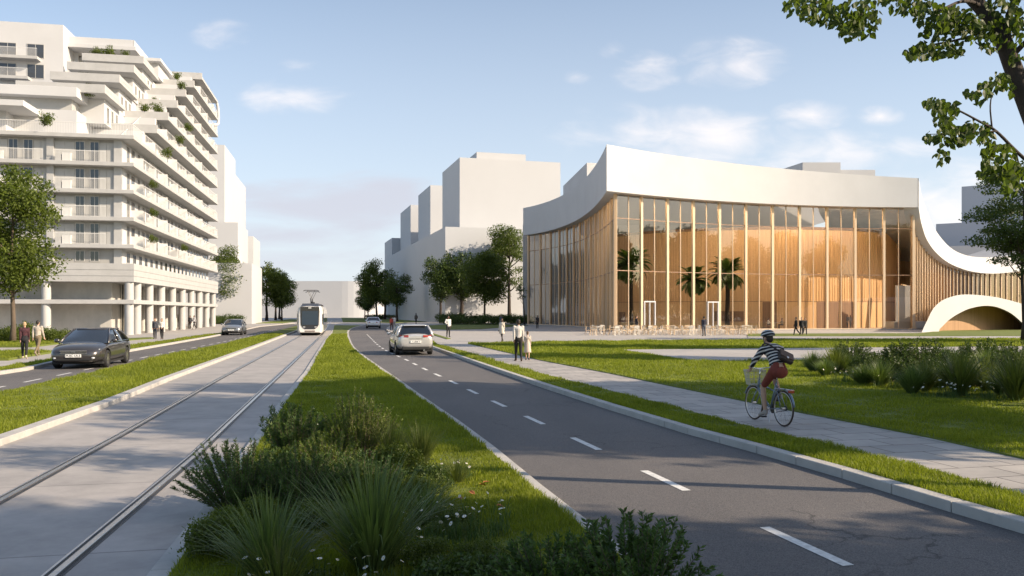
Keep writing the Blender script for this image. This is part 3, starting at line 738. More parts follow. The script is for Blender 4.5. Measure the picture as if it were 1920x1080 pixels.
# ================================================================ PLAIN WHITE BLOCKS AROUND THE STREET
def block(name, label, cat, x, y, rz, w, dep, h, mat='white_far', group=None, tiers=(), flip=1):
    """front right corner (flip=1) or front left corner (flip=-1) at x, y; w across, dep along the street"""
    t = thing(name, label, cat, (x, y, 0), rz, group)
    b = MB(); b.box(min(0, -w*flip), max(0, -w*flip), 0, dep, 0, h); b.build('body', M[mat], t)
    b = MB(); b.box(min(0, -w*flip)+.35, max(0, -w*flip)-.35, .35, dep-.35, h, h+.012); b.build('roof', M['slab'], t)
    for (x0, x1, y0, y1, hh) in tiers:
        b = MB(); b.box(x0, x1, y0, y1, h+.013, hh); b.build('roof_storey', M[mat], t)
    return t
LA = R(11.7)
gl = 'plain white blocks beyond the apartment building'
block('tower_block', 'tallest plain white tower beyond the far end of the apartment building', 'building', xat(421,167), 167, LA, 30, 17, 36.5, group=gl)
block('tower_block', 'slimmer plain white tower just behind the tallest one at the left of the street', 'building', xat(441,185), 185, LA, 30, 20, 33.5, group=gl)
block('office_block', 'mid height plain white block standing in front of the left towers', 'building', xat(446,159), 159, LA, 34, 17, 19.7, group=gl)
block('tower_block', 'narrow white block at the street end of the left row', 'building', xat(475,186), 186, LA, 30, 15, 19.5, group=gl)
block('office_block', 'lowest plain white block at the kerb end of the left row beside street trees', 'building', xat(472,150), 150, LA, 30, 19, 11.2, group=gl)
# building closing the street, with a rounded end
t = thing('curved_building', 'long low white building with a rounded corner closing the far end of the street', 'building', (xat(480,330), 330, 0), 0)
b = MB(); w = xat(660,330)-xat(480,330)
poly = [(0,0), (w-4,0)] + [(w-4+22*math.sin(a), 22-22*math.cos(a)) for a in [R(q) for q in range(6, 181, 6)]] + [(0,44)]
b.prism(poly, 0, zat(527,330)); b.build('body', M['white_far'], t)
RA = math.atan2(0.27, 0.963)
gr = 'stepped white blocks on the right side of the street'
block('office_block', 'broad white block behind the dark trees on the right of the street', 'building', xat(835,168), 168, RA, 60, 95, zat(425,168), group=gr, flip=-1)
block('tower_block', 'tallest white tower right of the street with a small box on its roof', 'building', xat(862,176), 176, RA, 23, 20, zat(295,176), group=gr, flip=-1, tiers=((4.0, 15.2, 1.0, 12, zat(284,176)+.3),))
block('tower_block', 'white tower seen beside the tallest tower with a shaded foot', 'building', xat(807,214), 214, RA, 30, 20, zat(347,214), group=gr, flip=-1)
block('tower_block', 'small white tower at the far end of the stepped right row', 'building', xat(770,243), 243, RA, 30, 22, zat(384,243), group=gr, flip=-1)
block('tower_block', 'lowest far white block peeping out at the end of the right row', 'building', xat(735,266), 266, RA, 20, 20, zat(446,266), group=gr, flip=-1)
# blue-grey blocks behind the right wing of the pavilion
gg = 'shaded blocks behind the wing of the pavilion'
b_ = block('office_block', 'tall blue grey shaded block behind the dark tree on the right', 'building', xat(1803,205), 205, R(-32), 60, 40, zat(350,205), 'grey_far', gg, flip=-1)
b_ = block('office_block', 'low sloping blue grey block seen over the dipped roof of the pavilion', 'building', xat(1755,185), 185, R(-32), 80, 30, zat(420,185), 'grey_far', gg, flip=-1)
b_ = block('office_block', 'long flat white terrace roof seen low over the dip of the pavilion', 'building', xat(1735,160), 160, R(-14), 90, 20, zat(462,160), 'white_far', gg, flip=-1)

# ================================================================ PAVILION
PV = thing('pavilion', 'glass and timber pavilion with sweeping white roof band and white arch', 'pavilion', (30, 100, 0))
PO = Vector((30, 100, 0))
def pv(p, z=None): return (p[0]-30, p[1]-100, p[2] if z is None else z)
def bez(p0, p1, p2, n): return [Vector(p0)*(1-t)**2 + Vector(p1)*2*t*(1-t) + Vector(p2)*t*t for t in [i/n for i in range(n+1)]]
left_c = bez((1.9,138.5,0), (11.2,126,0), (10.2,87.6,0), 26)        # far to corner
front_c = bez((10.2,87.6,0), (29,100.4,0), (50.2,100.6,0), 30)
rx_top = [(1722.6,334),(1726,358),(1730.8,375),(1737.8,396),(1752,428),(1773,456),(1794,472),(1822,481),(1857,482.5),(1893,479),(1920,472),(1990,450)]
rx_bot = [(1722.6,388.5),(1726,412),(1730.8,430),(1737.8,449),(1752,470),(1773,489),(1794,500),(1822,509),(1857,513),(1893,511),(1920,507),(1990,495)]
rxd = [100.6, 101.6, 102.6, 104.2, 107, 111, 114.3, 117.6, 120.8, 122.8, 124, 126]
right_c = [Vector((xat(p[0], d), d, 0)) for p, d in zip(rx_top, rxd)]
right_zt = [zat(p[1], d) for p, d in zip(rx_top, rxd)]; right_zb = [zat(p[1], d) for p, d in zip(rx_bot, rxd)]
def dens(pts, zs, n=4):
    """catmull-rom through points and heights"""
    P4 = [Vector((p.x, p.y, z)) for p, z in zip(pts, zs)]; o = []
    for i in range(len(P4)-1):
        a, b_, c, d = P4[max(i-1,0)], P4[i], P4[i+1], P4[min(i+2, len(P4)-1)]
        for k in range(n):
            t = k/n; o.append(0.5*((2*b_)+(c-a)*t+(2*a-5*b_+4*c-d)*t*t+(-a+3*b_-3*c+d)*t**3))
    o.append(P4[-1]); return o
rt = dens(right_c, right_zt); rb = dens(right_c, right_zb)
ZE = 15.25
def ftop(i, n): t = i/n; return 20.25*(1-t)**2 + 2*19.75*t*(1-t) + 18.75*t*t
fas = [(p, ZE, 20.25 - 0.35*(1-i/26)) for i, p in enumerate(left_c)]
fr = [(p, ZE - 0.1*i/30, ftop(i, 30)) for i, p in enumerate(front_c)]
rg = [(Vector((a.x, a.y, 0)), c.z, a.z) for a, c in zip(rt, rb)]
def cut(a, c):
    """where two plan lines cross: (point, index on a, index on c)"""
    for i in range(len(a)-1):
        for j in range(len(c)-1):
            p, q, r_, s_ = a[i], a[i+1], c[j], c[j+1]; d1 = q-p; d2 = s_-r_; den = d1.x*d2.y-d1.y*d2.x
            if abs(den) < 1e-9: continue
            t = ((r_.x-p.x)*d2.y-(r_.y-p.y)*d2.x)/den; u_ = ((r_.x-p.x)*d1.y-(r_.y-p.y)*d1.x)/den
            if 0 <= t <= 1 and 0 <= u_ <= 1: return p+d1*t, i, j
def inset_pair(a, c, d):
    """two meeting plan lines, both moved inwards and trimmed to where they cross"""
    a2, c2 = offset(a, -d), offset(c, -d); h = cut(a2, c2)
    if h is None: 
        m = (a2[-1]+c2[0])/2; a2[-1] = m; c2[0] = m; return a2, c2
    p, i, j = h; return a2[:i+1]+[p], [p]+c2[j+1:]
def fascia(name, seq, depth=1.7, parent=PV, mitre0=None, mitre1=None):
    pts = [s[0] for s in seq]; inn = offset(pts, -depth); b = MB(); n = len(seq)
    for k in range(n):
        if mitre0 is not None and (inn[k]-pts[0]).dot(mitre0[1]) < 0.05 and (pts[k]-pts[0]).length < 6: inn[k] = mitre0[0].copy()
        if mitre1 is not None and (inn[k]-pts[-1]).dot(mitre1[1]) < 0.05 and (pts[k]-pts[-1]).length < 6: inn[k] = mitre1[0].copy()
    vs = []
    for (p, zb, zt), q in zip(seq, inn):
        vs += [pv(p, zb), pv(p, zt), pv(q, zt), pv(q, zb)]
    fs = []
    for i in range(n-1):
        a = i*4; c = a+4
        fs += [(a, c, c+1, a+1), (a+1, c+1, c+2, a+2), (a+2, c+2, c+3, a+3), (a+3, c+3, c, a)]
    fs += [(0, 1, 2, 3), tuple((n-1)*4+k for k in (3, 2, 1, 0))]
    b.add(vs, fs); o = b.build(name, M['white'], parent, smooth=True, fix=True, angle=40); return o
_a, _c = inset_pair(left_c, front_c, 1.7); mc = _a[-1]; bis = (mc-left_c[-1]).normalized()
for k, p in enumerate(fas): pass
def trim_band(pts, m, first):
    """inner line of a band that ends in the mitred corner m"""
    inn = offset(pts, -1.7); rng_ = range(len(pts)) if first else range(len(pts)-1, -1, -1)
    side = (m-(pts[0] if first else pts[-1])); tdir = (pts[3]-pts[0]) if first else (pts[-4]-pts[-1])
    for k in rng_:
        if (inn[k]-m).dot(tdir) < 0: inn[k] = m.copy()
        else: break
    return inn
def band(name, seq, inn):
    pts = [s_[0] for s_ in seq]; b = MB(); n = len(seq); vs = []
    for (p, zb, zt), q in zip(seq, inn): vs += [pv(p, zb), pv(p, zt), pv(q, zt), pv(q, zb)]
    fs = []
    for i in range(n-1):
        a = i*4; c = a+4
        fs += [(a, c, c+1, a+1), (a+1, c+1, c+2, a+2), (a+2, c+2, c+3, a+3), (a+3, c+3, c, a)]
    b.add(vs, fs); o = b.build(name, M['white'], PV, smooth=True, fix=True, angle=40); return o
band('roof_band', fas, trim_band(left_c, mc, False)); band('roof_band', fr, trim_band(front_c, mc, True)); fascia('roof_band', rg)
# unseen skylight added to light the hall; roof deck of the wing
inl, inf = inset_pair(left_c, front_c, 1.5)
hall = [(p.x, p.y) for p in inl] + [(p.x, p.y) for p in inf[1:-1]] + [(53.5, 112), (55.0, 126), (55, 150), (2, 150)]
hl = [(p[0]-30, p[1]-100) for p in hall]
b = MB(); b.add([(x, y, 18.0) for x, y in hl], [tuple(range(len(hl)))]); b.build('added_skylight', M['glass_clear'], PV)
b = MB(); b.prism([(2-30,48),(55-30,48),(55-30,50),(2-30,50)], 0, 18.2); b.build('rear_wall', M['white'], PV)
b = MB(); pts = [p for p in rt]; inn = offset([Vector((p.x,p.y,0)) for p in rt], -13)
vs = []; 
for p, q in zip(rt, inn): vs += [pv((p.x,p.y), p.z-.25), pv(q, p.z-.25)]
b.add(vs, [(2*i, 2*i+2, 2*i+3, 2*i+1) for i in range(len(rt)-1)]); b.build('wing_roof', M['slab'], PV, fix=True)
fl_, ff_ = inset_pair(left_c, front_c, .7)
hf = [(p.x-30, p.y-100) for p in fl_] + [(p.x-30, p.y-100) for p in ff_[1:]] + [(p.x-30, p.y-100) for p in offset(right_c, -.8)[2:]] + [(58, 52), (-28, 52)]
b = MB(); b.prism(hf, 0.0, 0.10); b.build('floor', M['paving'], PV)
# roof volumes
for (px0, px1, py, d, dep) in ((1505, 1576, 304.5, 124, 22), (1499, 1641, 318.5, 126, 24)):
    b = MB(); x0, x1 = xat(px0, d)-30, xat(px1, d)-30
    sk = math.tan(R(11.5))
    b.prism([(x0, d-100), (x1, d-100), (x1-sk*dep, d-100+dep), (x0-sk*dep, d-100+dep)], 18.5, zat(py, d)); b.build('roof_storey', M['white'], PV)
b = MB(); b.prism([(xat(1100.5,112)-30, 12), (xat(1056,128)-30, 28), (0, 40), (0, 16)], 18.5, lambda p: zat(305,112) - (p[1]-12)*0.045 if p[1] < 29 else zat(305,112)-1); b.build('roof_storey', M['white'], PV)

# glazing ---------------------------------------------------------------
def along(pts, n):
    acc = [0.0]
    for a, c in zip(pts, pts[1:]): acc.append(acc[-1]+(c-a).length)
    o = []
    for k in range(n+1):
        t = acc[-1]*k/n
        for i in range(len(acc)-1):
            if acc[i+1] >= t-1e-6: o.append(pts[i].lerp(pts[i+1], (t-acc[i])/max(1e-6, acc[i+1]-acc[i]))); break
    return o
def post(name, p, t, w, dep, z0, z1, mat, parent=PV):
    b = MB(); rz = math.atan2(t.y, t.x); b.box(-w/2, w/2, -dep/2, dep/2, z0, z1, Matrix.Translation((p.x-30, p.y-100, 0)) @ Matrix.Rotation(rz, 4, 'Z'))
    return b.build(name, mat, parent)
def facade(curve, nbay, ztop, cw, cd, sub, transoms, mull=0.065, inset=1.15, first=True, zb=0.1, mat='wood_post', g=None):
    g = g or offset(curve, -inset); ps = along(g, nbay); n = len(ps)
    for i, p in enumerate(ps):
        t = (ps[min(i+1, n-1)]-ps[max(i-1, 0)]).normalized()
        if i == 0 and not first: continue
        post('column', p, t, cw, cd, zb, ztop(p) if callable(ztop) else ztop, M[mat])
    trs = {z: MB() for z in transoms}; mb = MB(); rail_ = MB()
    for i in range(nbay):
        a, c = ps[i], ps[i+1]; t = (c-a).normalized(); nn = Vector((t.y, -t.x, 0))
        zt = ztop(a.lerp(c, .5)) if callable(ztop) else ztop
        q = MB(); q.add([pv(a+t*cw/2, zb), pv(c-t*cw/2, zb), pv(c-t*cw/2, zt), pv(a+t*cw/2, zt)], [(0, 1, 2, 3)]); q.build('glass_pane', M['glass'], PV)
        for s in range(1, sub):
            m = a.lerp(c, s/sub); post('mullion', m, t, mull, 0.12, zb, zt, M['wood_pale'])
        for z in transoms:
            w0 = a+t*cw/2; w1 = c-t*cw/2; trs[z].prism([(p_.x-30, p_.y-100) for p_ in (w0-nn*.05, w1-nn*.05, w1+nn*.05, w0+nn*.05)], z-.045, z+.045)
        w0 = a; w1 = c; rail_.prism([(p_.x-30, p_.y-100) for p_ in (w0-nn*.16, w1-nn*.16, w1+nn*.16, w0+nn*.16)], 0.0, zb+.08)
    for z in transoms: trs[z].build('transom', M['wood_dark'], PV)
    rail_.build('base_rail', M['wood_pale'], PV)
    return ps
gl_, gf_ = inset_pair(left_c, front_c, 1.15)
fp = facade(front_c, 11, ZE, 0.29, 0.30, 2, (6.8, 12.6), g=gf_, mat='wood_pale')
facade(left_c, 14, ZE, 0.40, 0.30, 2, (6.8, 12.6), mull=0.12, g=gl_, first=True)
def zwing(p):
    j = min(range(len(rb)), key=lambda k: (rb[k].x-p.x)**2+(rb[k].y-p.y)**2); return rb[j].z + .02
wing_line = [Vector((p.x, p.y, 0)) for p in rb]
facade(wing_line, 36, zwing, 0.13, 0.26, 1, (), inset=1.0, first=False, mat='wood_pale')
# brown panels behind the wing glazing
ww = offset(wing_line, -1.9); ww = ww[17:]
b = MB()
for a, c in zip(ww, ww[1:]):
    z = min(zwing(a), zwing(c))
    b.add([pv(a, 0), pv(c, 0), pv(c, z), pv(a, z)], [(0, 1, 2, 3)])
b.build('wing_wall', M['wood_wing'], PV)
# door frames in the front glazing
for k, s in ((1, .52), (3, .5)):
    a, c = fp[k], fp[k+1]; t = (c-a).normalized(); rz = math.atan2(t.y, t.x); p = a.lerp(c, s if k == 1 else .52)
    w = (c-a).length*.5-.25
    d_ = MB(); Mx = Matrix.Translation((p.x-30, p.y-100-.18, 0)) @ Matrix.Rotation(rz, 4, 'Z')
    x0 = -w if k == 1 else 0
    for q in ((x0, x0+.12, -.1, .1, .12, 3.3), (x0+w-.12, x0+w, -.1, .1, .12, 3.3), (x0, x0+w, -.1, .1, 3.3, 3.45), (x0+w/2-.05, x0+w/2+.05, -.08, .08, .12, 3.3)): d_.box(*q, Mx)
    d_.build('door_frame', M['white'], PV)
# timber hall inside: an oval drum with openings at its foot
cx, cy, ax, ay = 35.0, 124.0, 22.5, 18.5
th = [R(a) for a in range(0, 360, 3)]
b = MB(); b.prism([(cx+ax*math.cos(a)-30, cy+ay*math.sin(a)-100) for a in th], 0.1, 13.2); b.build('timber_hall', M['wood'], PV, smooth=True, angle=50)
b = MB(); b.prism([(cx+(ax+.06)*math.cos(a)-30, cy+(ay+.06)*math.sin(a)-100) for a in th], 12.9, 13.25); b.prism([(cx+(ax+.03)*math.cos(a)-30, cy+(ay+.03)*math.sin(a)-100) for a in th], 3.55, 3.6); b.build('hall_trim', M['wood_dark'], PV)
def hall_at(px):
    k = (px-CX)/FPX
    best = None
    for i in range(1800, 3601):
        a = R(i/10); x, y = cx+ax*math.cos(a), cy+ay*math.sin(a)
        if best is None or abs(x/y-k)+0.002*(y-100) < best[0]: best = (abs(x/y-k)+0.002*(y-100), a)
    return best[1]
for (p0, p1, z0, z1) in ((1532,1572,.1,3.5),(1576,1603,.1,3.5),(1340,1396,1.0,2.3),(1161,1173,.8,2.2),(1430,1456,.1,3.5)):
    a0, a1 = hall_at(p0), hall_at(p1); b = MB(); n = 6
    pp = [a0+(a1-a0)*i/n for i in range(n+1)]
    poly = [(cx+(ax+.05)*math.cos(a)-30, cy+(ay+.05)*math.sin(a)-100) for a in pp] + [(cx+(ax-.3)*math.cos(a)-30, cy+(ay-.3)*math.sin(a)-100) for a in pp[::-1]]
    b.prism(poly, z0, z1); b.build('opening', M['wood_dark'], PV)
# vertical boards on the hall
b = MB()
for i in range(185, 358, 1):
    a = R(i); r_ = 1.0
    p = Vector((cx+ax*math.cos(a), cy+ay*math.sin(a), 0)); nrm = Vector((math.cos(a)/ax, math.sin(a)/ay, 0)).normalized()
    Mx = Matrix.Translation((p.x-30, p.y-100, 0)) @ Matrix.Rotation(math.atan2(nrm.y, nrm.x), 4, 'Z')
    b.box(-.02, .045, -.035, .035, 3.62, 12.88, Mx)
b.build('batten', M['wood'], PV)
b = MB(); b.prism([(25.5, 24), (36, 26), (36, 26.4), (25.5, 24.4)], 0.1, 11.0); b.build('side_wall', M['wood'], PV)
# white curling ramp wall near the right end
b = MB(); pts = []
for i in range(25):
    a = R(-100 + i*8); pts.append(Vector((51.6+1.5*math.cos(a)*1.0, 106.0 + 0.25*i*.3, 3.0+2.6*math.sin(a))))
l = [(p.x-30, p.y-100, p.z) for p in pts]
b.tube(l, .34, 8); b.build('ramp', M['wood_pale'], PV, smooth=True)
b = MB(); b.box(49.4-30, 51.4-30, 4.6, 4.9, 0.1, 5.6); b.build('ramp_wall', M['white'], PV, bevel=.05)
b = MB(); b.box(48.6-30, 53-30, 3.4, 5.8, .1, 1.0); b.build('ramp_plinth', M['slab'], PV)

# unseen glow strips added to brighten the hall: behind roof band, in floor
for nm, ins, z0, z1, wd in (('added_ceiling_glow', 2.1, 15.62, 15.68, .30), ('added_floor_glow', 1.9, .102, .112, .16)):
    l0 = offset(front_c, -ins)[3:-2]; l1 = offset(front_c, -ins-wd)[3:-2]; b = MB()
    for i in range(len(l0)-1): b.prism([(p.x-30, p.y-100) for p in (l0[i], l0[i+1], l1[i+1], l1[i])], z0, z1)
    b.build(nm, M['added_glow' if nm == 'added_ceiling_glow' else 'added_glow_floor'], PV)

# white vaulted arch at the wing
A0, B0 = Vector((44.2, 87.9, 0)), Vector((68.6, 101.5, 0))
def on_plane(px, py):
    k = (px-CX)/FPX; d_ = B0-A0
    s = (A0.x-k*A0.y)/(k*d_.y-d_.x); q = A0+d_*s
    return Vector((q.x, q.y, zat(py, q.y)))
outer = [(1728,624),(1733,612),(1739,600),(1749,580),(1762,566.5),(1775,559.5),(1791,554.5),(1808,552.2),(1832,553),(1864,556.5),(1895,563.5),(1920,571),(1950,583),(1985,604),(2000,617.5)]
inner = [(1760,618.5),(1768,611),(1778,601),(1789,593),(1801,586),(1814,580),(1826,576.5),(1839,574),(1852,573.3),(1866,575),(1880,579.5),(1895,587),(1908,597),(1920,609),(1927,619)]
po = dens([on_plane(*p) for p in outer], [on_plane(*p).z for p in outer], 3); pi_ = dens([on_plane(*p) for p in inner], [on_plane(*p).z for p in inner], 3)
for pl in (po, pi_):
    for e in (0, -1): pl[e].z = 0.0
back = Vector((9.0, 17.0, 0))
def bk(p, s): q = p + back*s; return q
b = MB(); n = len(po)
po2 = [bk(p, 1.0) for p in po]; pi2 = []
mid = sum((Vector((p.x, p.y, 0)) for p in pi_), Vector())/len(pi_)
for p in pi_:
    q = bk(p, 1.0); pi2.append(q)
vs = [pv(p) for p in po] + [pv(p) for p in pi_] + [pv(p) for p in po2] + [pv(p) for p in pi2]
fs = []
for i in range(n-1):
    fs += [(i, i+1, n+i+1, n+i), (i+1, i, 2*n+i, 2*n+i+1), (n+i, n+i+1, 3*n+i+1, 3*n+i), (2*n+i, 3*n+i, 3*n+i+1, 2*n+i+1)]
fs += [(0, n, 3*n, 2*n), (n-1, 2*n-1+2*n, 4*n-1-n, 3*n-1)] if False else [(0, n, 3*n, 2*n)]
b.add(vs, fs); b.build('arch', M['white'], PV, smooth=True, fix=True, angle=35)
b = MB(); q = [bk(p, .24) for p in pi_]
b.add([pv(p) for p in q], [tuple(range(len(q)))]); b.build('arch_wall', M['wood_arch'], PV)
b = MB()

# ================================================================ VEGETATION
def quads_leaf(C, A, B, L, W, fold=0.0, nrm=None):
    """one rhombic leaf per point: centre base C, direction A, width direction B"""
    n = len(C); L = np.asarray(L).reshape(-1, 1); W = np.asarray(W).reshape(-1, 1)
    v = np.stack([C, C+A*L*.45+B*W*.5, C+A*L, C+A*L*.45-B*W*.5], 1).reshape(-1, 3)
    return v, np.arange(n*4).reshape(n, 4)
def unit(v): return v/np.maximum(1e-9, np.linalg.norm(v, axis=1, keepdims=True))
def rdirs(n, g): return unit(g.normal(size=(n, 3)))
def leaf_cloud(name, cl, per, size, g, mat, parent, shell=0.55, droop=0.3):
    """leaves spread in a set of clumps (x, y, z, rx, ry, rz)"""
    Cs = []
    for (x, y, z, rx, ry, rz) in cl:
        n = max(8, int(per*(rx*ry*rz)**(2/3)))
        d = rdirs(n, g); r = g.uniform(shell**3, 1, n)**(1/3)*(1+0.22*g.normal(size=n)*0.6)
        Cs.append(np.stack([x+d[:,0]*rx*r, y+d[:,1]*ry*r, z+d[:,2]*rz*r], 1))
    C = np.concatenate(Cs); n = len(C); A = rdirs(n, g); A[:,2] -= droop; A = unit(A); B = unit(np.cross(A, rdirs(n, g)))
    L = size*g.uniform(.65, 1.35, n); V, F = quads_leaf(C, A, B, L, L*.62)
    return np_mesh(name, V, F, parent, [mat])
def make_tree(label, loc, h, trunk_h, cr, seed, mat='leaf_a', bark='bark', tr=None, leaf=0.26, per=170, clumps=34, group='street trees', name='street_tree', flat=1.0, lean=0.0, open_=0.0, limbs=9):
    g = np.random.default_rng(seed); r = random.Random(seed)
    t = thing(name, label, 'tree', loc, 0, group); tr = tr or h*0.018
    b = MB(); top = trunk_h + (h-trunk_h)*.72
    path = []; 
    for k in range(9):
        q = k/8; path.append(Vector((lean*q*q*h*.2 + r.uniform(-.06, .06)*h*.08*(k > 0), r.uniform(-.06, .06)*h*.08*(k > 0), top*q)))
    b.tube(path, [tr*(1.35 if k == 0 else 1.0)*(1-.8*k/8)+.01 for k in range(9)], 9)
    cz = (h+trunk_h*.92)/2; rz = (h-trunk_h*.92)/2; cl = []
    k = 0
    while len(cl) < clumps:
        d = Vector((r.gauss(0,1), r.gauss(0,1), r.gauss(0,1))).normalized(); rad = r.uniform(.25, 1)**.5*.82
        zz = d.z*rad; wz = (1-max(0, zz)**2*.35) if zz > 0 else (1-abs(zz)**3*.5)
        s = r.choice((.17, .22, .30, .40))*r.uniform(.9, 1.15)*(1-.25*open_)
        cl.append((lean*h*.12 + d.x*rad*cr*wz, d.y*rad*cr*wz, cz+zz*rz, cr*s*1.15, cr*s*1.15, min(cr, rz)*s*.85*flat)); k += 1
    low = sorted(cl, key=lambda c: c[2])
    for i in range(limbs):
        c = low[int(i*len(low)/limbs*.85)]; zb = min(top*.92, max(trunk_h*.75, c[2]-(abs(c[0])+abs(c[1]))*.75 - .3)); q = zb/top; f = q*8; j = min(7, int(f)); p0 = path[j].lerp(path[j+1], f-j)
        e = Vector(c[:3]); m = p0.lerp(e, .5) + Vector((0, 0, -.06*(e-p0).length))
        b.tube([p0, m, e], [tr*.42*(1-.45*q), tr*.26, tr*.08], 6)
    b.build('trunk', M[bark], t, smooth=True)
    leaf_cloud('crown', cl, per/leaf**2*.115, leaf, g, M[mat], t, shell=.35)
    return t
def put_copy(src, loc, sc, rz, label, group=None):
    c = copy_tree(src); c.location = loc; c.scale = sc if hasattr(sc, '__len__') else (sc, sc, sc); c.rotation_euler = (0, 0, rz); c['label'] = label
    if group: c['group'] = group
    return c
def at(px, d, z=0): return (xat(px, d), d, z)

make_tree('broad bright green tree shading the walkers at the far left', at(24, 57), 13.2, 2.6, 3.2, 11, 'leaf_b', 'bark', .17, .21, 150, 54, 'trees on the left pavement', limbs=12)
TA = make_tree('tall loose tree at the far end of the apartment building', at(429, 152), 14.8, 2.9, 4.3, 12, 'leaf_a', 'bark_dark', .24, .30, 150, 50, 'trees on the left pavement')
gL = 'row of trees beyond the tram on the left'
TB = make_tree('yellow green tree nearest the white blocks in the row left of the tram', at(500, 205), 15.6, 3.9, 3.7, 13, 'leaf_b', 'bark_dark', .34, .34, 150, 32, gL)
put_copy(TB, at(517, 220), (.9, .9, .95), 1.2, 'tree second along the row left of the tram, its crown merged with its neighbours', gL)
put_copy(TA, at(528, 206), (.95, .95, .86), 2.2, 'dark tree closest to the tram in the row on the left', gL)
put_copy(TB, at(524, 245), (.95, .95, .98), 3.3, 'tree farthest back in the row left of the tram', gL)
gR = 'trees at the far right end of the street'
TC = make_tree('dense dark tree at the road bend beyond the white sedan', at(744, 188), 12.4, 3.2, 3.6, 14, 'leaf_c', 'bark_dark', .30, .30, 150, 34, gR)
put_copy(TA, at(706, 225), (1.25, 1.25, 1.15), 1.0, 'tallest pale topped tree in the far cluster right of the tram', gR)
put_copy(TC, at(722, 240), (1.25, 1.25, 1.15), 2.0, 'middle tree of the far cluster, between the pale topped tree and the dark one', gR)
put_copy(TA, at(684, 262), (.8, .8, .78), 2.6, 'thin small tree at the left edge of the far right cluster', gR)
put_copy(TC, at(690, 235), (.62, .62, .66), 4.0, 'short dark tree at the foot of the rounded white building', gR)
gP = 'trees between the white block and the pavilion'
TD = make_tree('round crowned green tree nearest the bushes in front of the white block', at(908, 150), 14.6, 4.0, 5.0, 15, 'leaf_a', 'bark', .22, .30, 160, 46, gP)
TE = make_tree('tallest tree, pale topped, standing just left of the pavilion', at(955, 166), 22.0, 5.2, 4.8, 16, 'leaf_a', 'bark_dark', .40, .32, 130, 48, gP, open_=.3, limbs=14)
put_copy(TC, at(866, 168), (1.5, 1.5, 1.42), 1.4, 'dark tree with the highest crown left of the round crowned one', gP)
put_copy(TD, at(886, 176), (1.0, 1.0, 1.12), 2.4, 'tree half hidden behind the round crowned one', gP)
put_copy(TC, at(826, 166), (1.0, 1.0, 1.22), 3.0, 'slender dark tree at the left corner of the white block', gP)
put_copy(TC, at(846, 172), (1.2, 1.2, 1.32), .4, 'dark tree between the slender tree and the highest dark crown', gP)
make_tree('thin crooked sapling in front of the left flank of the pavilion', at(984, 140), 7.6, 3.4, 1.3, 18, 'leaf_c', 'bark_dark', .10, .22, 110, 14, gP, open_=.6, lean=-.5)
make_tree('dark layered tree at the right edge in front of the arch', at(1918, 60), 14.6, 4.4, 4.0, 29, 'leaf_c', 'bark_dark', .13, .17, 150, 62, None, 'park_tree', flat=.42, open_=.75, limbs=24)
# trees that stand out of frame on the right: they shade the street and show in the pavilion's glass
gO = 'trees of the park on the right'
TO = make_tree('tall park tree out of frame on the right, seen only by its shade and reflection', (21.0, 10.6, 0), 13.0, 4.0, 4.3, 21, 'leaf_a', 'bark', .25, .40, 230, 62, gO, 'park_tree')
lo = TO['label']
TO.scale = (.92, .92, 1.22)
for (x, y, s, a) in ((21.5, 15.2, (.9, .9, 1.22), 1.0), (16.0, -2.6, (.8, .8, .95), 2.0), (19.0, .8, (.78, .78, 1.0), .5), (27, 31, (.5, .5, 1.3), 3), (31.5, 42, (.55, .55, 1.6), 4), (46, 55, (1, 1, 1.3), 2),
                     (104, 4, 1.9, 0), (128, 13, 1.9, 1), (134, 44, 2.0, 2), (116, -6, 1.9, 3), (118, 24, 1.7, 4), (92, -14, 1.8, 5), (140, 60, 1.8, .5), (140, 28, 2.0, 1.5), (16, -9, 1.0, 1.2), (80, -26, 1.7, 2.6)):
    put_copy(TO, (x, y, 0), s, a, lo, gO)

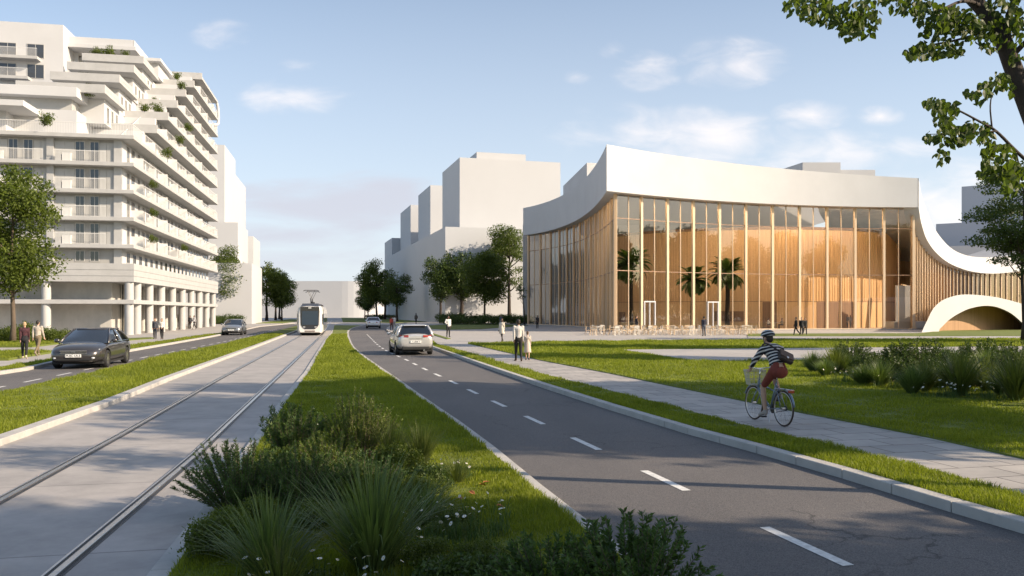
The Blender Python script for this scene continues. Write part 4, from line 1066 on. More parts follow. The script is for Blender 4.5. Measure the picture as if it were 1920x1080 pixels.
# big-leaved tree whose branches hang into the top right corner ---------------
FT = thing('linden_tree', 'big leaved tree reaching into the top right corner with a curved dark limb', 'tree', (6.9, 8.9, 0))
def fp_(px, py, d): 
    v = P(px, py, d); return Vector((v.x-6.9, v.y-8.9, v.z))
b = MB()
trunk = [Vector((2.3, 0.1, 0)), Vector((1.75, 0.05, 1.2)), fp_(2060, 480, 9.0), fp_(1955, 270, 9.0), fp_(1922, 185, 9.0), fp_(1893, 110, 9.05), fp_(1876, 60, 9.1), fp_(1842, 15, 9.15), fp_(1780, -45, 9.2), fp_(1700, -100, 9.2)]
b.tube(smooth(trunk, 2), [.125 - .065*i/ (len(smooth(trunk,2))-1) for i in range(len(smooth(trunk, 2)))], 12)
limbs = [([fp_(1886, 80, 9.08), fp_(1890, 30, 9.0), fp_(1915, -40, 8.9)], .055),
         ([fp_(1840, 12, 9.15), fp_(1810, -2, 8.9), fp_(1760, 20, 8.6)], .03), ([fp_(1870, 50, 9.1), fp_(1800, 75, 8.9), fp_(1740, 85, 8.8), fp_(1702, 98, 8.7)], .018),
         ([fp_(1780, -45, 9.2), fp_(1650, -30, 9.0), fp_(1560, -5, 8.9), fp_(1500, 15, 8.8)], .03), ([fp_(1650, -30, 9.0), fp_(1620, 10, 8.8), fp_(1610, 50, 8.7)], .014),
         ([fp_(1990, 420, 9.0), fp_(1935, 310, 8.7), fp_(1906, 285, 8.6), fp_(1868, 245, 8.5), fp_(1850, 235, 8.5), fp_(1800, 208, 8.4), fp_(1755, 187, 8.4)], .024),
         ([fp_(1860, 240, 8.5), fp_(1855, 190, 8.6), fp_(1868, 160, 8.7), fp_(1880, 140, 8.8)], .010), ([fp_(1868, 246, 8.5), fp_(1800, 250, 8.4), fp_(1735, 252, 8.4)], .010),
         ([fp_(1906, 285, 8.6), fp_(1880, 320, 8.5), fp_(1850, 350, 8.5)], .010), ([fp_(1906, 290, 8.6), fp_(1915, 330, 8.6), fp_(1905, 360, 8.6)], .010)]
limbs += [([fp_(1955, 270, 9.0), fp_(2030, 200, 8.9), fp_(2110, 140, 8.9)], .03), ([fp_(1893, 110, 9.05), fp_(1960, 40, 8.9), fp_(2050, -50, 8.9)], .035), ([fp_(1780, -45, 9.2), fp_(1840, -130, 9.1), fp_(1930, -170, 9.0)], .03)]
for pth, r0 in limbs:
    q = smooth(pth, 2); b.tube(q, [r0*(1-.75*i/(len(q)-1)) for i in range(len(q))], 7)
b.build('trunk', M['bark_dark'], FT, smooth=True)
def big_leaves(spots, parent, seed, L=0.074):
    g = np.random.default_rng(seed); V = []; F = []; k = 0
    for (px, py, rx, ry, d, n) in spots:
        for _ in range(int(n*1.35)):
            a = g.uniform(0, 2*np.pi); q = g.uniform(0, 1)**.6
            c = fp_(px+rx*q*math.cos(a), py+ry*q*math.sin(a), d+g.normal()*.22)
            l = L*g.uniform(.7, 1.25); w = l*.40
            A = Vector((g.normal()*.55-.1, g.normal()*.55, -1.0+g.normal()*.35)).normalized(); B = A.cross(Vector((g.normal(), g.normal()-.6, g.normal()*.3))).normalized(); N = A.cross(B)
            fo = l*.14*g.uniform(.4, 1.4); cu = l*.16*g.uniform(-.3, 1)
            vs = [c, c+A*l*.10+B*w*.62+N*fo*.7, c+A*l*.36+B*w+N*fo, c+A*l*.68+B*w*.62+N*(fo*.7-cu*.5), c+A*l-N*cu, c+A*l*.68-B*w*.62+N*(fo*.7-cu*.5), c+A*l*.36-B*w+N*fo, c+A*l*.10-B*w*.62+N*fo*.7, c+A*l*.36, c+A*l*.68-N*cu*.5]
            V += [tuple(v) for v in vs]
            F += [(k, k+1, k+2, k+8), (k+8, k+2, k+3, k+9), (k+9, k+3, k+4, k+4), (k, k+8, k+6, k+7), (k+8, k+9, k+5, k+6), (k+9, k+4, k+4, k+5)]
            k += 10
    F = [tuple(dict.fromkeys(f)) for f in F]
    me = bpy.data.meshes.new('crown'); me.from_pydata(V, [], F); me.update(); return link_mesh('crown', me, parent, [M['leaf_big']])
big_leaves([(1500, 8, 34, 20, 8.8, 60), (1545, 18, 34, 26, 8.8, 75), (1590, 30, 32, 34, 8.8, 80), (1625, 30, 26, 36, 8.7, 60), (1600, 55, 22, 18, 8.7, 30), (1640, -10, 40, 16, 8.9, 40), (1520, 30, 22, 12, 8.7, 16),
            (1700, 5, 36, 18, 8.9, 60), (1750, 22, 40, 24, 8.8, 90), (1790, 34, 40, 26, 8.8, 100), (1830, 50, 34, 28, 8.9, 80), (1765, 55, 40, 16, 8.8, 50), (1880, 30, 40, 40, 8.9, 90), (1905, 55, 20, 30, 8.8, 36), (1860, 75, 24, 20, 8.9, 30),
            (1712, 96, 20, 12, 8.7, 26), (1745, 96, 26, 16, 8.7, 44), (1785, 88, 24, 18, 8.8, 40), (1730, 82, 18, 8, 8.7, 14),
            (1752, 190, 18, 9, 8.4, 20), (1775, 205, 24, 16, 8.4, 40), (1765, 225, 18, 10, 8.4, 18), (1745, 254, 14, 8, 8.4, 14), (1790, 252, 40, 20, 8.4, 74), (1830, 240, 30, 18, 8.5, 50), (1770, 290, 14, 16, 8.4, 16), (1850, 165, 14, 16, 8.6, 20),
            (1875, 150, 20, 16, 8.8, 34), (1895, 165, 12, 12, 8.8, 12), (1825, 172, 14, 8, 8.6, 12), (1838, 185, 8, 8, 8.6, 8), (1850, 265, 14, 26, 8.5, 24), (1905, 105, 14, 16, 8.9, 14),
            (1875, 300, 36, 34, 8.5, 120), (1900, 325, 22, 30, 8.5, 70), (1850, 320, 20, 20, 8.5, 30), (1890, 352, 18, 14, 8.5, 20), (2020, 60, 90, 70, 8.9, 170), (2040, -60, 100, 80, 8.9, 200), (1980, -150, 130, 60, 9, 220), (2100, 160, 80, 70, 8.9, 150), (1840, -170, 140, 60, 9.1, 220), (1640, -120, 120, 40, 9, 140), (1960, 20, 60, 60, 9, 120), (1980, 330, 60, 60, 8.8, 100), (1720, -70, 120, 40, 9.1, 150), (1900, -90, 120, 50, 9.1, 150)], FT, 8)

# palms inside the hall ---------------------------------------------------
M['palm_bark'] = pmat('palm_bark', (.030, .021, .015), .9, var=.3, vscale=9)
def palm(label, px, d, zc, r_, seed):
    g = random.Random(seed); t = thing('palm_tree', label, 'palm', (xat(px, d), d, .1), 0, 'palms inside the pavilion')
    b = MB(); q = [Vector((0.04*math.sin(k*1.1+seed), .03*math.cos(k), zc*k/7)) for k in range(8)]
    b.tube(q, [.34, .30, .28, .27, .265, .26, .28, .34], 10); b.build('trunk', M['palm_bark'], t, smooth=True)
    b = MB()
    for i in range(70):
        el = R(g.uniform(-48, 80)); az = g.uniform(0, 2*math.pi); L = r_*g.uniform(.85, 1.12); D = Vector((math.cos(az), math.sin(az), 0)); pts = []
        for k in range(9):
            s = k/8; e = el - s*s*R(62); p = (pts[-1] + (D*math.cos(e)+Vector((0,0,math.sin(e))))*L/8) if pts else Vector((0,0,zc))+D*.12
            pts.append(p)
        sd = Vector((-D.y, D.x, 0))
        for k in range(1, 9):
            tdir = (pts[k]-pts[k-1]).normalized(); up = sd.cross(tdir)
            for j in range(4):
                p = pts[k-1].lerp(pts[k], j/4); l = L*.30*math.sin(math.pi*min(.97, .12+.86*((k-1+j/4)/8)))
                for s_ in (-1, 1):
                    dr = (sd*s_*.8 + tdir*.75 - up*.0 + Vector((0,0,-.22))).normalized(); w = tdir.cross(dr).cross(dr).normalized()*.042
                    b.add([p-w, p+w, p+dr*l+w*.2, p+dr*l-w*.2], [(0, 1, 2, 3)])
        b.tube(pts, [.025*(1-.8*k/8) for k in range(9)], 4, False)
    b.build('crown', M['palm'], t)
palm('tallest palm inside the glass hall, near its left corner', 1183, 96.8, 7.9, 2.6, 1)
palm('shortest palm inside the glass hall, middle of the three', 1299, 100.8, 6.1, 2.3, 2)
palm('palm with a mid height trunk inside the glass hall, rightmost of the three', 1364, 101.8, 7.0, 2.5, 3)

# shrubs and tufts ----------------------------------------------------------
def rosemary(name, label, cat, loc, h, w, seed, mat='herb', stems=70, needle=.034, nw=.0075, per=150, group=None, up=.5):
    g = np.random.default_rng(seed); t = thing(name, label, cat, loc, 0, group); sb = MB(); Cs, As = [], []
    for i in range(stems):
        a = g.uniform(0, 2*np.pi); q = g.uniform(0, 1)**.5; bx = np.array([math.cos(a)*w*.35*q, math.sin(a)*w*.35*q, 0.0])
        out = np.array([math.cos(a), math.sin(a), 0])*q*w*.65; hh = h*(1-.45*q*q)*g.uniform(.7, 1.08); k = 8
        ts = np.linspace(0, 1, k)[:, None]; p = bx + out*(ts**1.1)*(1-.25*ts*up) + np.array([0, 0, hh])*(ts**.85) + np.cumsum(g.normal(size=(k, 3))*.012*h, 0)*ts
        sb.tube([Vector(v) for v in p], [.0055*(1-.6*j/(k-1)) for j in range(k)], 4, False)
        n = int(per*g.uniform(.7, 1.2)); s = g.uniform(.15, 1, n); f = s*(k-1); j = np.minimum(k-2, f.astype(int)); fr_ = (f-j)[:, None]
        c = p[j]*(1-fr_)+p[j+1]*fr_; td = unit(p[j+1]-p[j]); rd = rdirs(n, g); rd -= td*np.sum(rd*td, 1, keepdims=True); rd = unit(rd)
        Cs.append(c); As.append(unit(rd*.85+td*.75))
    sb.build('stem', M['bark'], t)
    C = np.concatenate(Cs); A = np.concatenate(As); B = unit(np.cross(A, rdirs(len(C), g))); L = needle*g.uniform(.7, 1.25, len(C))
    V, F = quads_leaf(C, A, B, L, np.full(len(C), nw)*g.uniform(.8, 1.2, len(C))); np_mesh('foliage', V, F, t, [M[mat]])
    return t
def tuft(name, label, cat, loc, h, n, seed, mat='blade', w=.008, spread=.9, group=None, droop=1.0, base=.06):
    g = np.random.default_rng(seed); t = thing(name, label, cat, loc, 0, group); k = 7
    a = g.uniform(0, 2*np.pi, n); q = g.uniform(0, 1, n)**.7; L = h*g.uniform(.6, 1.25, n); el0 = np.pi/2 - q*spread*.75; bend = g.uniform(.2, 1.25, n)*droop*(.35+q)
    D = np.stack([np.cos(a), np.sin(a), np.zeros(n)], 1); sd = np.stack([-np.sin(a), np.cos(a), np.zeros(n)], 1)
    p = D*(q*base)[:, None]*1.3 + g.normal(size=(n, 3))*.012; p[:, 2] = 0; tw = g.normal(size=n)*.25; rows = []
    for i in range(k):
        s = i/(k-1); ww = w*g.uniform(.85, 1.1, n)*(1-.15*s-.84*s**3)*.5
        rows.append(p - sd*ww[:, None]); rows.append(p + sd*ww[:, None])
        e = el0 - bend*s*s; p = p + (D*np.cos(e)[:, None] + sd*(tw*s)[:, None]*.3 + np.array([0, 0, 1])*np.sin(e)[:, None])*(L/(k-1))[:, None]
    V = np.stack(rows, 1).reshape(-1, 3); b0 = np.arange(n)[:, None]*(2*k)
    F = np.concatenate([b0 + np.array([[2*i, 2*i+1, 2*i+3, 2*i+2]]) for i in range(k-1)])
    np_mesh('foliage', V, F, t, [M[mat]]); return t
def bush(name, label, cat, loc, rx, ry, h, seed, mat='leaf_a', leaf=.05, n=5000, group=None, clumps=14):
    g = np.random.default_rng(seed); r = random.Random(seed); t = thing(name, label, cat, loc, 0, group); cl = []
    for i in range(clumps):
        a = r.uniform(0, 6.28); q = r.uniform(0, .75)**.6; z = h*(r.uniform(.22, .70))*(1-.35*q)
        cl.append((rx*q*math.cos(a), ry*q*math.sin(a), z, rx*r.uniform(.28, .45), ry*r.uniform(.28, .45), h*r.uniform(.24, .34)))
    tot = sum((c[3]*c[4]*c[5])**(2/3) for c in cl); leaf_cloud('foliage', cl, n/tot, leaf, g, M[mat], t, shell=.4, droop=-.3)
    b = MB()
    for c in cl[:8]: b.tube([Vector((0, 0, 0)), Vector((c[0]*.7, c[1]*.7, c[2]*.5)), Vector(c[:3])], [h*.018, h*.012, h*.005], 5)
    b.build('stem', M['bark'], t); return t
def flowers(name, label, cat, loc, spots, h, seed, size=.017, group=None, leafy=160, mat='herb', pet='petal'):
    """a clump of daisies: stalks with thin leaves, every flower head a part"""
    g = random.Random(seed); t = thing(name, label, cat, loc, 0, group)
    fm = MB(); nP = 9
    for k in range(nP):
        a = 2*math.pi*k/nP; d = Vector((math.cos(a), math.sin(a), .12)); w = Vector((-math.sin(a), math.cos(a), 0))*size*.24
        fm.add([d*size*.15-w*.5, d*size*.6-w, d*size-w*.4, d*size+w*.4, d*size*.6+w, d*size*.15+w*.5], [(0, 1, 2, 3, 4, 5)])
    fm.cur = 1; fm.ball((0, 0, size*.1), (size*.3, size*.3, size*.18), nu=7, nv=4); me = fm.mesh('flower'); me.materials.append(M[pet]); me.materials.append(M['pollen'])
    sb = MB()
    for (x, y) in spots:
        hh = h*g.uniform(.6, 1.2); lx, ly = g.uniform(-.06, .06), g.uniform(-.06, .06)
        sb.tube([Vector((x, y, 0)), Vector((x+lx*.4, y+ly*.4, hh*.6)), Vector((x+lx, y+ly, hh))], .0022, 4, False)
        o = link_mesh('flower', me, t, (), (x+lx, y+ly, hh)); o.rotation_euler = (g.uniform(-.7, .7)+.35, g.uniform(-.6, .6), g.uniform(0, 6)); s = g.uniform(.6, 1.1); o.scale = (s, s, s)
        for _ in range(int(leafy/len(spots))):
            a = g.uniform(0, 6.28); p = Vector((x+g.gauss(0, .05), y+g.gauss(0, .05), 0)); e = p+Vector((math.cos(a)*.06, math.sin(a)*.06, hh*g.uniform(.3, .8))); w = Vector((-math.sin(a), math.cos(a), 0))*.004
            m_ = p.lerp(e, .55)+Vector((0, 0, .02)); sb.cur = 0; sb.add([p-w, p+w, m_+w, m_-w, e], [(0, 1, 2, 3), (3, 2, 4)])
    sb.build('stem', M[mat], t); return t
ZM = 0.06
gF = 'planting in the median bed'
def g0(px, py, z=ZM): v = G(px, py, z); return (v.x, v.y, z)
rosemary('tall_shrub', 'yellow green upright shrub at the back of the median bed', 'shrub', g0(672, 862), 1.0, .70, 31, 'herb_lt', 120, .030, .014, 170, gF, .8)
rosemary('tall_shrub', 'yellow green feathery shrub at the back left of the bed near the tram kerb', 'shrub', g0(548, 872), .90, .60, 32, 'herb', 90, .050, .013, 140, gF, .3)
rosemary('rosemary_bush', 'dark rosemary bush leaning over the tram kerb', 'shrub', g0(450, 955), .78, .66, 33, 'herb', 130, .036, .009, 190, gF, .1)
rosemary('rosemary_bush', 'dark rosemary bush in the middle of the bed behind the tall grass tuft', 'shrub', g0(560, 962), .68, .66, 34, 'herb', 130, .036, .009, 190, gF)
rosemary('rosemary_bush', 'rosemary bush right of the middle, beneath the yellow green shrub', 'shrub', g0(668, 945), .60, .68, 35, 'herb', 120, .034, .009, 180, gF)
rosemary('rosemary_bush', 'small bright rosemary sprig bush between the two tall shrubs', 'shrub', g0(610, 905), .68, .6, 36, 'herb_lt', 100, .034, .009, 170, gF)
bush('round_bush', 'small leaved round bush at the left edge of the bed by the kerb', 'shrub', g0(420, 1042), .46, .42, .46, 37, 'leaf_a', .030, 9000, gF)
bush('round_bush', 'dark round bush on the sunny side of the bed beside the lawn', 'shrub', g0(806, 915), .30, .28, .36, 38, 'leaf_c', .026, 6000, gF)
bush('round_bush', 'low spreading green bush in the middle of the bed', 'shrub', g0(740, 925), .42, .36, .34, 39, 'leaf_a', .030, 6000, gF)
tuft('grass_tuft', 'largest arching grass tuft at the front of the bed', 'ornamental grass', g0(700, 1078), .90, 520, 41, 'blade', .015, .95, gF)
tuft('grass_tuft', 'wide grass tuft with pale tips at the front left of the bed', 'ornamental grass', g0(505, 1092), .68, 430, 42, 'blade', .014, 1.05, gF)
tuft('grass_tuft', 'dry yellowish grass tuft low at the front edge', 'ornamental grass', (-1.72, 6.05, ZM), .48, 240, 43, 'blade_lt', .011, 1.05, gF)
tuft('wispy_grass', 'golden wispy grass on the sunny back side of the bed', 'ornamental grass', g0(790, 872), .58, 520, 44, 'blade_lt', .006, .75, gF, .7)
tuft('wispy_grass', 'thin golden grass between the yellow green shrub and the wispy clump', 'ornamental grass', g0(735, 872), .64, 380, 45, 'blade_lt', .006, .6, gF, .6)
tuft('wispy_grass', 'short green grass clump at the lawn edge by the dark round bush', 'ornamental grass', g0(856, 905), .34, 240, 46, 'blade_lt', .006, .9, gF)
tuft('grass_tuft', 'low grass tuft behind the daisies', 'ornamental grass', g0(800, 985), .45, 240, 47, 'blade', .011, 1.0, gF)
rosemary('leafy_shrub', 'upright leafy shrub at the bottom edge beside the road kerb', 'shrub', (.92, 6.05, ZM), .62, .70, 48, 'herb', 70, .050, .018, 110, gF, .9)
rosemary('leafy_shrub', 'low leafy shrub at the bottom edge, left of the upright one', 'shrub', (.30, 6.1, ZM), .46, .70, 49, 'herb', 70, .046, .016, 100, gF, .6)
bush('round_bush', 'low dark bush at the bottom centre below the daisies', 'shrub', (-.30, 6.2, ZM), .50, .4, .34, 50, 'leaf_c', .035, 5000, gF)
bush('round_bush', 'low dark bush at the bottom edge between the two grass tufts', 'shrub', (-1.25, 5.9, ZM), .5, .35, .26, 51, 'leaf_c', .03, 4000, gF)
GB = bush('round_bush', 'low olive bush filling the bed between the yellow shrub and the rosemary', 'shrub', g0(640, 925), .5, .42, .46, 52, 'leaf_b', .028, 8000, gF)
for (px, py, s, a, lb) in ((520, 905, (.9, .9, 1.1), 1, 'olive bush at the tram side behind the dark rosemary'), (745, 885, (.8, .8, 1.0), 2, 'olive bush in front of the golden wispy grass'), (600, 1000, (.9, .9, .8), 3, 'low olive bush between the two grass tufts'), (790, 945, (.7, .7, .8), 4, 'small olive bush above the daisies'), (480, 1000, (.8, .8, .9), 5, 'olive bush under the leaning rosemary'), (845, 995, (.6, .8, .5), 6, 'low olive cover under the largest daisy clump'), (800, 1065, (.7, .7, .6), 7, 'low olive cover at the front of the daisies'), (900, 1060, (.6, .6, .5), 8, 'low olive cover on the lawn side of the daisies'), (700, 960, (.9, .8, 1.0), 9, 'olive bush right behind the largest grass tuft')):
    put_copy(GB, g0(px, py), s, a, lb, gF)
rf = random.Random(9)
def sp(cx_, cy_, n, wx, wy): return [(cx_+rf.gauss(0, wx), cy_+rf.gauss(0, wy)) for _ in range(n)]
o = g0(880, 1010); flowers('daisy_clump', 'largest white daisy clump spreading onto the median lawn', 'flowers', o, sp(0, 0, 34, .26, .42), .30, 61, .021, gF, 420)
o = g0(790, 1030); flowers('daisy_clump', 'white daisy clump tight against the largest grass tuft', 'flowers', o, sp(0, 0, 16, .16, .25), .24, 62, .021, gF, 260)
o = (-1.85, 6.1, ZM); flowers('daisy_clump', 'cream daisy clump at the bottom left corner of the bed', 'flowers', o, sp(0, 0, 13, .28, .12), .26, 63, .022, gF, 200)
o = (-1.05, 6.15, ZM); flowers('daisy_clump', 'few white daisies at the foot of the largest grass tuft', 'flowers', o, sp(0, 0, 9, .18, .12), .28, 64, .022, gF, 150)
o = g0(850, 895); flowers('daisy_clump', 'white daisies beside the dark round bush on the sunny side', 'flowers', o, sp(.05, 0, 14, .16, .22), .26, 65, .020, gF, 200)
o = g0(600, 850); flowers('daisy_clump', 'few white daisies above the dark rosemary at the back of the bed', 'flowers', o, sp(0, 0, 8, .12, .15), .62, 66, .022, gF, 60)
# fallen leaves on the lawn
for k, (px, py) in enumerate(((858, 985), (905, 910), (912, 905), (885, 925), (938, 950), (862, 935))):
    a = rf.uniform(0, 6); b = MB(); l = .05; v = [Vector((-l, 0, 0)), Vector((-.3*l, -.55*l, .012)), Vector((.5*l, -.4*l, .018)), Vector((l, 0, .004)), Vector((.5*l, .4*l, .016)), Vector((-.3*l, .55*l, .01))]
    b.add(v, [(0, 1, 2, 3), (0, 3, 4, 5)]); p = G(px, py, .12)
    o = b.build('fallen_leaf', pmat('dry_leaf', (.38, .14, .04), .7)); o.location = (p.x, p.y, .125); o.rotation_euler = (rf.uniform(-.3, .3), rf.uniform(-.3, .3), a)
    tag(o, 'curled rust coloured dead leaf lying on the shaded lawn by the daisies', 'leaf', 'dead leaves on the median lawn')

# planting bed on the right lawn -------------------------------------------
gB = 'planting bed on the right lawn'
def gb(px, py): v = G(px, py, .1); return (v.x, v.y, .1)
RS = rosemary('leafy_shrub', 'dark upright shrub nearest the cyclist at the back of the right bed', 'shrub', gb(1598, 690), 1.05, .95, 71, 'leaf_c', 110, .080, .024, 90, gB, .7)
for (px, py, s, a, lb) in ((1720, 706, 1.30, 1, 'widest dark upright shrub in the middle of the right bed'), (1840, 690, 1.15, 2, 'dark upright shrub at the back right of the bed'), (1905, 700, 1.15, 3, 'dark upright shrub at the right picture edge'),
                           (1668, 720, .95, 4, 'lower dark shrub in front of the widest one'), (1790, 712, .95, 5, 'mid green shrub behind the bright spiky tuft'), (1880, 718, .9, .5, 'shrub between the back right one and the edge tuft'),
                           (1630, 705, .8, 2.1, 'low dark shrub behind the soft grass in the right bed'), (1690, 700, 1.0, 3.4, 'dark shrub left behind the widest one'), (1755, 715, .85, 5.2, 'dark shrub right of the widest one'), (1930, 720, 1.1, 1.1, 'dark shrub beyond the right picture edge'), (1825, 725, .8, 2.7, 'low shrub behind the brightest spiky tuft')):
    put_copy(RS, gb(px, py), (s, s, s*.95), a, lb, gB)
RT = tuft('grass_tuft', 'bright spiky tuft at the front of the right bed', 'ornamental grass', gb(1800, 742), 1.15, 480, 72, 'blade_lt', .026, .95, gB)
for (px, py, s, a, lb) in ((1905, 752, 1.0, 1.5, 'bright spiky tuft cut by the right picture edge'), (1566, 700, .85, 2.5, 'spiky tuft close to the cyclist bag in the right bed'), (1735, 735, .75, 3, 'tuft just left of the brightest spiky one'), (1850, 735, .8, 4, 'tuft between the two bright spiky ones'), (1960, 735, 1, 4, 'tuft beyond the right picture edge')):
    put_copy(RT, gb(px, py), s, a, lb, gB)
RG = tuft('wispy_grass', 'soft grey green grass at the left end of the right bed', 'ornamental grass', gb(1525, 698), .70, 900, 73, 'blade', .014, 1.0, gB, .8)
put_copy(RG, gb(1548, 706), (.9, .9, .8), 1, 'low soft grass in front of the left end of the right bed', gB); put_copy(RG, gb(1650, 725), 1.0, 2, 'soft grass in front of the dark shrubs', gB); put_copy(RG, gb(1710, 738), 1.0, 3, 'soft grass at the front lower edge of the right bed', gB)
put_copy(RG, gb(1620, 722), (1.1, 1.1, .8), 2.2, 'low soft grass by the white flowers on the left of the bed', gB); put_copy(RG, gb(1880, 742), (1.2, 1.2, .9), 3.1, 'soft grass at the lower right of the bed', gB); put_copy(RG, gb(1590, 700), (1.2, 1.2, .9), 4.2, 'soft grass under the shrub nearest the cyclist', gB); put_copy(RG, gb(1760, 730), (1.2, 1.2, .9), 5.1, 'soft grass behind the white flowers in the middle of the bed', gB)
put_copy(RG, gb(1850, 712), 1.3, 4, 'tall soft grass at the back of the right bed', gB); put_copy(RG, gb(1770, 698), 1.3, 5, 'tall soft grass between the dark upright shrubs', gB)
for (px, py, n, s, lb) in ((1598, 716, 40, 81, 'white flowering clump at the left front of the right bed'), (1688, 728, 26, 82, 'small white flowers below the widest dark shrub'), (1770, 744, 30, 83, 'white flowers beside the bright spiky tuft'), (1858, 748, 30, 84, 'white flowers between the two bright spiky tufts')):
    flowers('flower_clump', lb, 'flowers', gb(px, py), sp(0, 0, n, .34, .3), .36, s, .030, gB, 260)

# bushes further off --------------------------------------------------------
gH = 'bushes by the concrete wall'
BA = bush('green_bush', 'rounded green bush at the left picture edge', 'bush', at(12, 58), 1.5, 1.0, 1.35, 91, 'leaf_b', .10, 5000, gH)
for (px, d, s, a, lb) in ((48, 61, (.9, .9, 1.25), 1, 'tallest pinkish bush behind the tree trunk'), (62, 56, (.6, .6, .8), 2, 'low bush between the trunk and the walkers'), (92, 60, (.8, .8, .95), 3, 'green bush between the two walkers'), (122, 61, (.8, .8, .8), 4, 'bush just right of the walkers'), (150, 63, (.9, .9, .62), 5, 'low bush at the right end beside the dark sedan'), (-40, 58, 1, 2, 'bush beyond the left picture edge')):
    put_copy(BA, at(px, d), s, a, lb, gH)
BB = bush('dark_bush', 'wide dark bush mound beneath the round crowned tree', 'bush', at(880, 150), 4.8, 3.0, 2.3, 92, 'leaf_c', .22, 5000, 'bushes beneath the trees')
for (px, d, s, a, lb) in ((845, 152, (.75, .75, 1.1), 1, 'dark bush beside the man in white'), (915, 138, (.7, .6, .9), 2, 'sunny low bush at the right foot of the round crowned tree'), (862, 140, (.7, .6, .7), 3, 'low bush in front of the dark trunks'), (960, 152, (.75, .6, .95), 4, 'dark hedge bush under the tallest tree'), (985, 146, (.45, .5, .85), 5, 'small dark bush against the corner of the pavilion'), (940, 158, (.5, .5, .9), 5.5, 'bush behind the woman in the cream dress'),
                          (428, 148, (.62, .5, .95), 0, 'dark clipped bush beyond the last column of the apartment building'), (405, 146, (.3, .3, .75), 1, 'small bush touching the last column'), (716, 250, (.8, .6, .8), 1, 'low hedge under the far right trees'), (740, 245, (.8, .6, .7), 2, 'low hedge at the bend of the road'), (700, 262, (.6, .5, .75), 3, 'low hedge before the rounded white building')):
    put_copy(BB, at(px, d), s, a, lb, 'bushes beneath the trees')
for k in range(13):
    q = k/12; put_copy(BB, (88+62*q, -38+118*q, 0), (2.2, 2.2, 5.6), k*1.7, 'tall hedge added out of frame on the right to darken reflections in the glass', 'hedge added out of frame on the right')  # added to block the bright horizon reflected in the pavilion glass
# plants on the terraces: px, py of their foot, depth, size
gT = 'plants on the apartment terraces'
tp = [((210, 112), 97.6, 1.15, 'tall plant in the middle of the top terrace'), ((185, 106), 97.6, .8, 'plant on the left of the top terrace'), ((235, 108), 97.6, .7, 'plant on the right of the top terrace'), ((152, 139), 92.2, .85, 'plant at the left end of the second terrace from the top'),
      ((126, 158), 87.1, .85, 'plant at the left end of the third terrace'), ((163, 160), 87.1, .9, 'plant in the middle of the third terrace'), ((160, 180), 81.7, .75, 'plant on the lowest left terrace above the penthouse'), ((84, 236), 76.6, .95, 'potted plant on the long front terrace'),
      ((270, 213), 92.7, .85, 'left half of the long hedge planter on the right terraces'), ((292, 213), 92.7, .95, 'right half of the long hedge planter on the right terraces'), ((288, 192), 97.5, .5, 'small plant on the terrace above the hedge planter'), ((337, 168), 102.3, .8, 'plant high on the right terraces'), ((331, 151), 108, .8, 'plant on the uppermost right terrace'),
      ((349, 245), 93.5, .7, 'plant on the street balcony below the roof frame'), ((335, 270), 90, .7, 'plant on the street balcony, second row down'), ((318, 296), 86, .8, 'plant on the street balcony above the tallest window row'), ((283, 352), 81.2, .6, 'plant on the near street balcony, third row'), ((283, 405), 81.2, .6, 'plant on the near street balcony, second row'), ((282, 455), 81.2, .6, 'plant on the near street balcony, lowest row'), ((342, 470), 97, .6, 'plant halfway along the lowest street balcony')]
TP = None
for (px, py), d, s, lb in tp:
    p = P(px, py, d)
    if TP is None: TP = bush('terrace_plant', lb, 'plant', p, .85, .75, 1.3, 95, 'leaf_b', .11, 900, gT, 10); TP.scale = (s*1.3,)*3
    else: put_copy(TP, p, s*1.3, px*.1, lb, gT)

# ================================================================ VEHICLES
def bake(o):
    """replace an object's modifiers by their result"""
    dg = bpy.context.evaluated_depsgraph_get(); dg.update()
    me = bpy.data.meshes.new_from_object(o.evaluated_get(dg), depsgraph=dg); o.modifiers.clear(); old = o.data; o.data = me; me.name = o.name; bpy.data.meshes.remove(old); return o
def paint(name, col, metal=.5, rough=.28): return pmat(name, col, rough, metal, coat=.8)
M['rim'] = pmat('alloy_rim', (.55, .54, .52), .3, .9)
M['lamp_clear'] = pmat('clear_lamp', (.72, .73, .74), .08, .3, coat=1)
M['lamp_red'] = pmat('red_lamp', (.34, .035, .02), .15, coat=1)
M['plate'] = pmat('number_plate', (.78, .78, .76), .5)
M['ink'] = pmat('plate_ink', (.02, .02, .025), .6)
def text_part(name, s, size, M_, parent, mat, align='CENTER'):
    cu = bpy.data.curves.new(name, 'FONT'); cu.body = s; cu.size = size; cu.align_x = align; cu.align_y = 'CENTER'; cu.extrude = .0015
    o = bpy.data.objects.new(name, cu); COL.objects.link(o); cu.materials.append(mat); me = bpy.data.meshes.new_from_object(o.evaluated_get(bpy.context.evaluated_depsgraph_get())); bpy.data.objects.remove(o); me.transform(M_); me.materials.clear(); return link_mesh(name, me, parent, [mat])
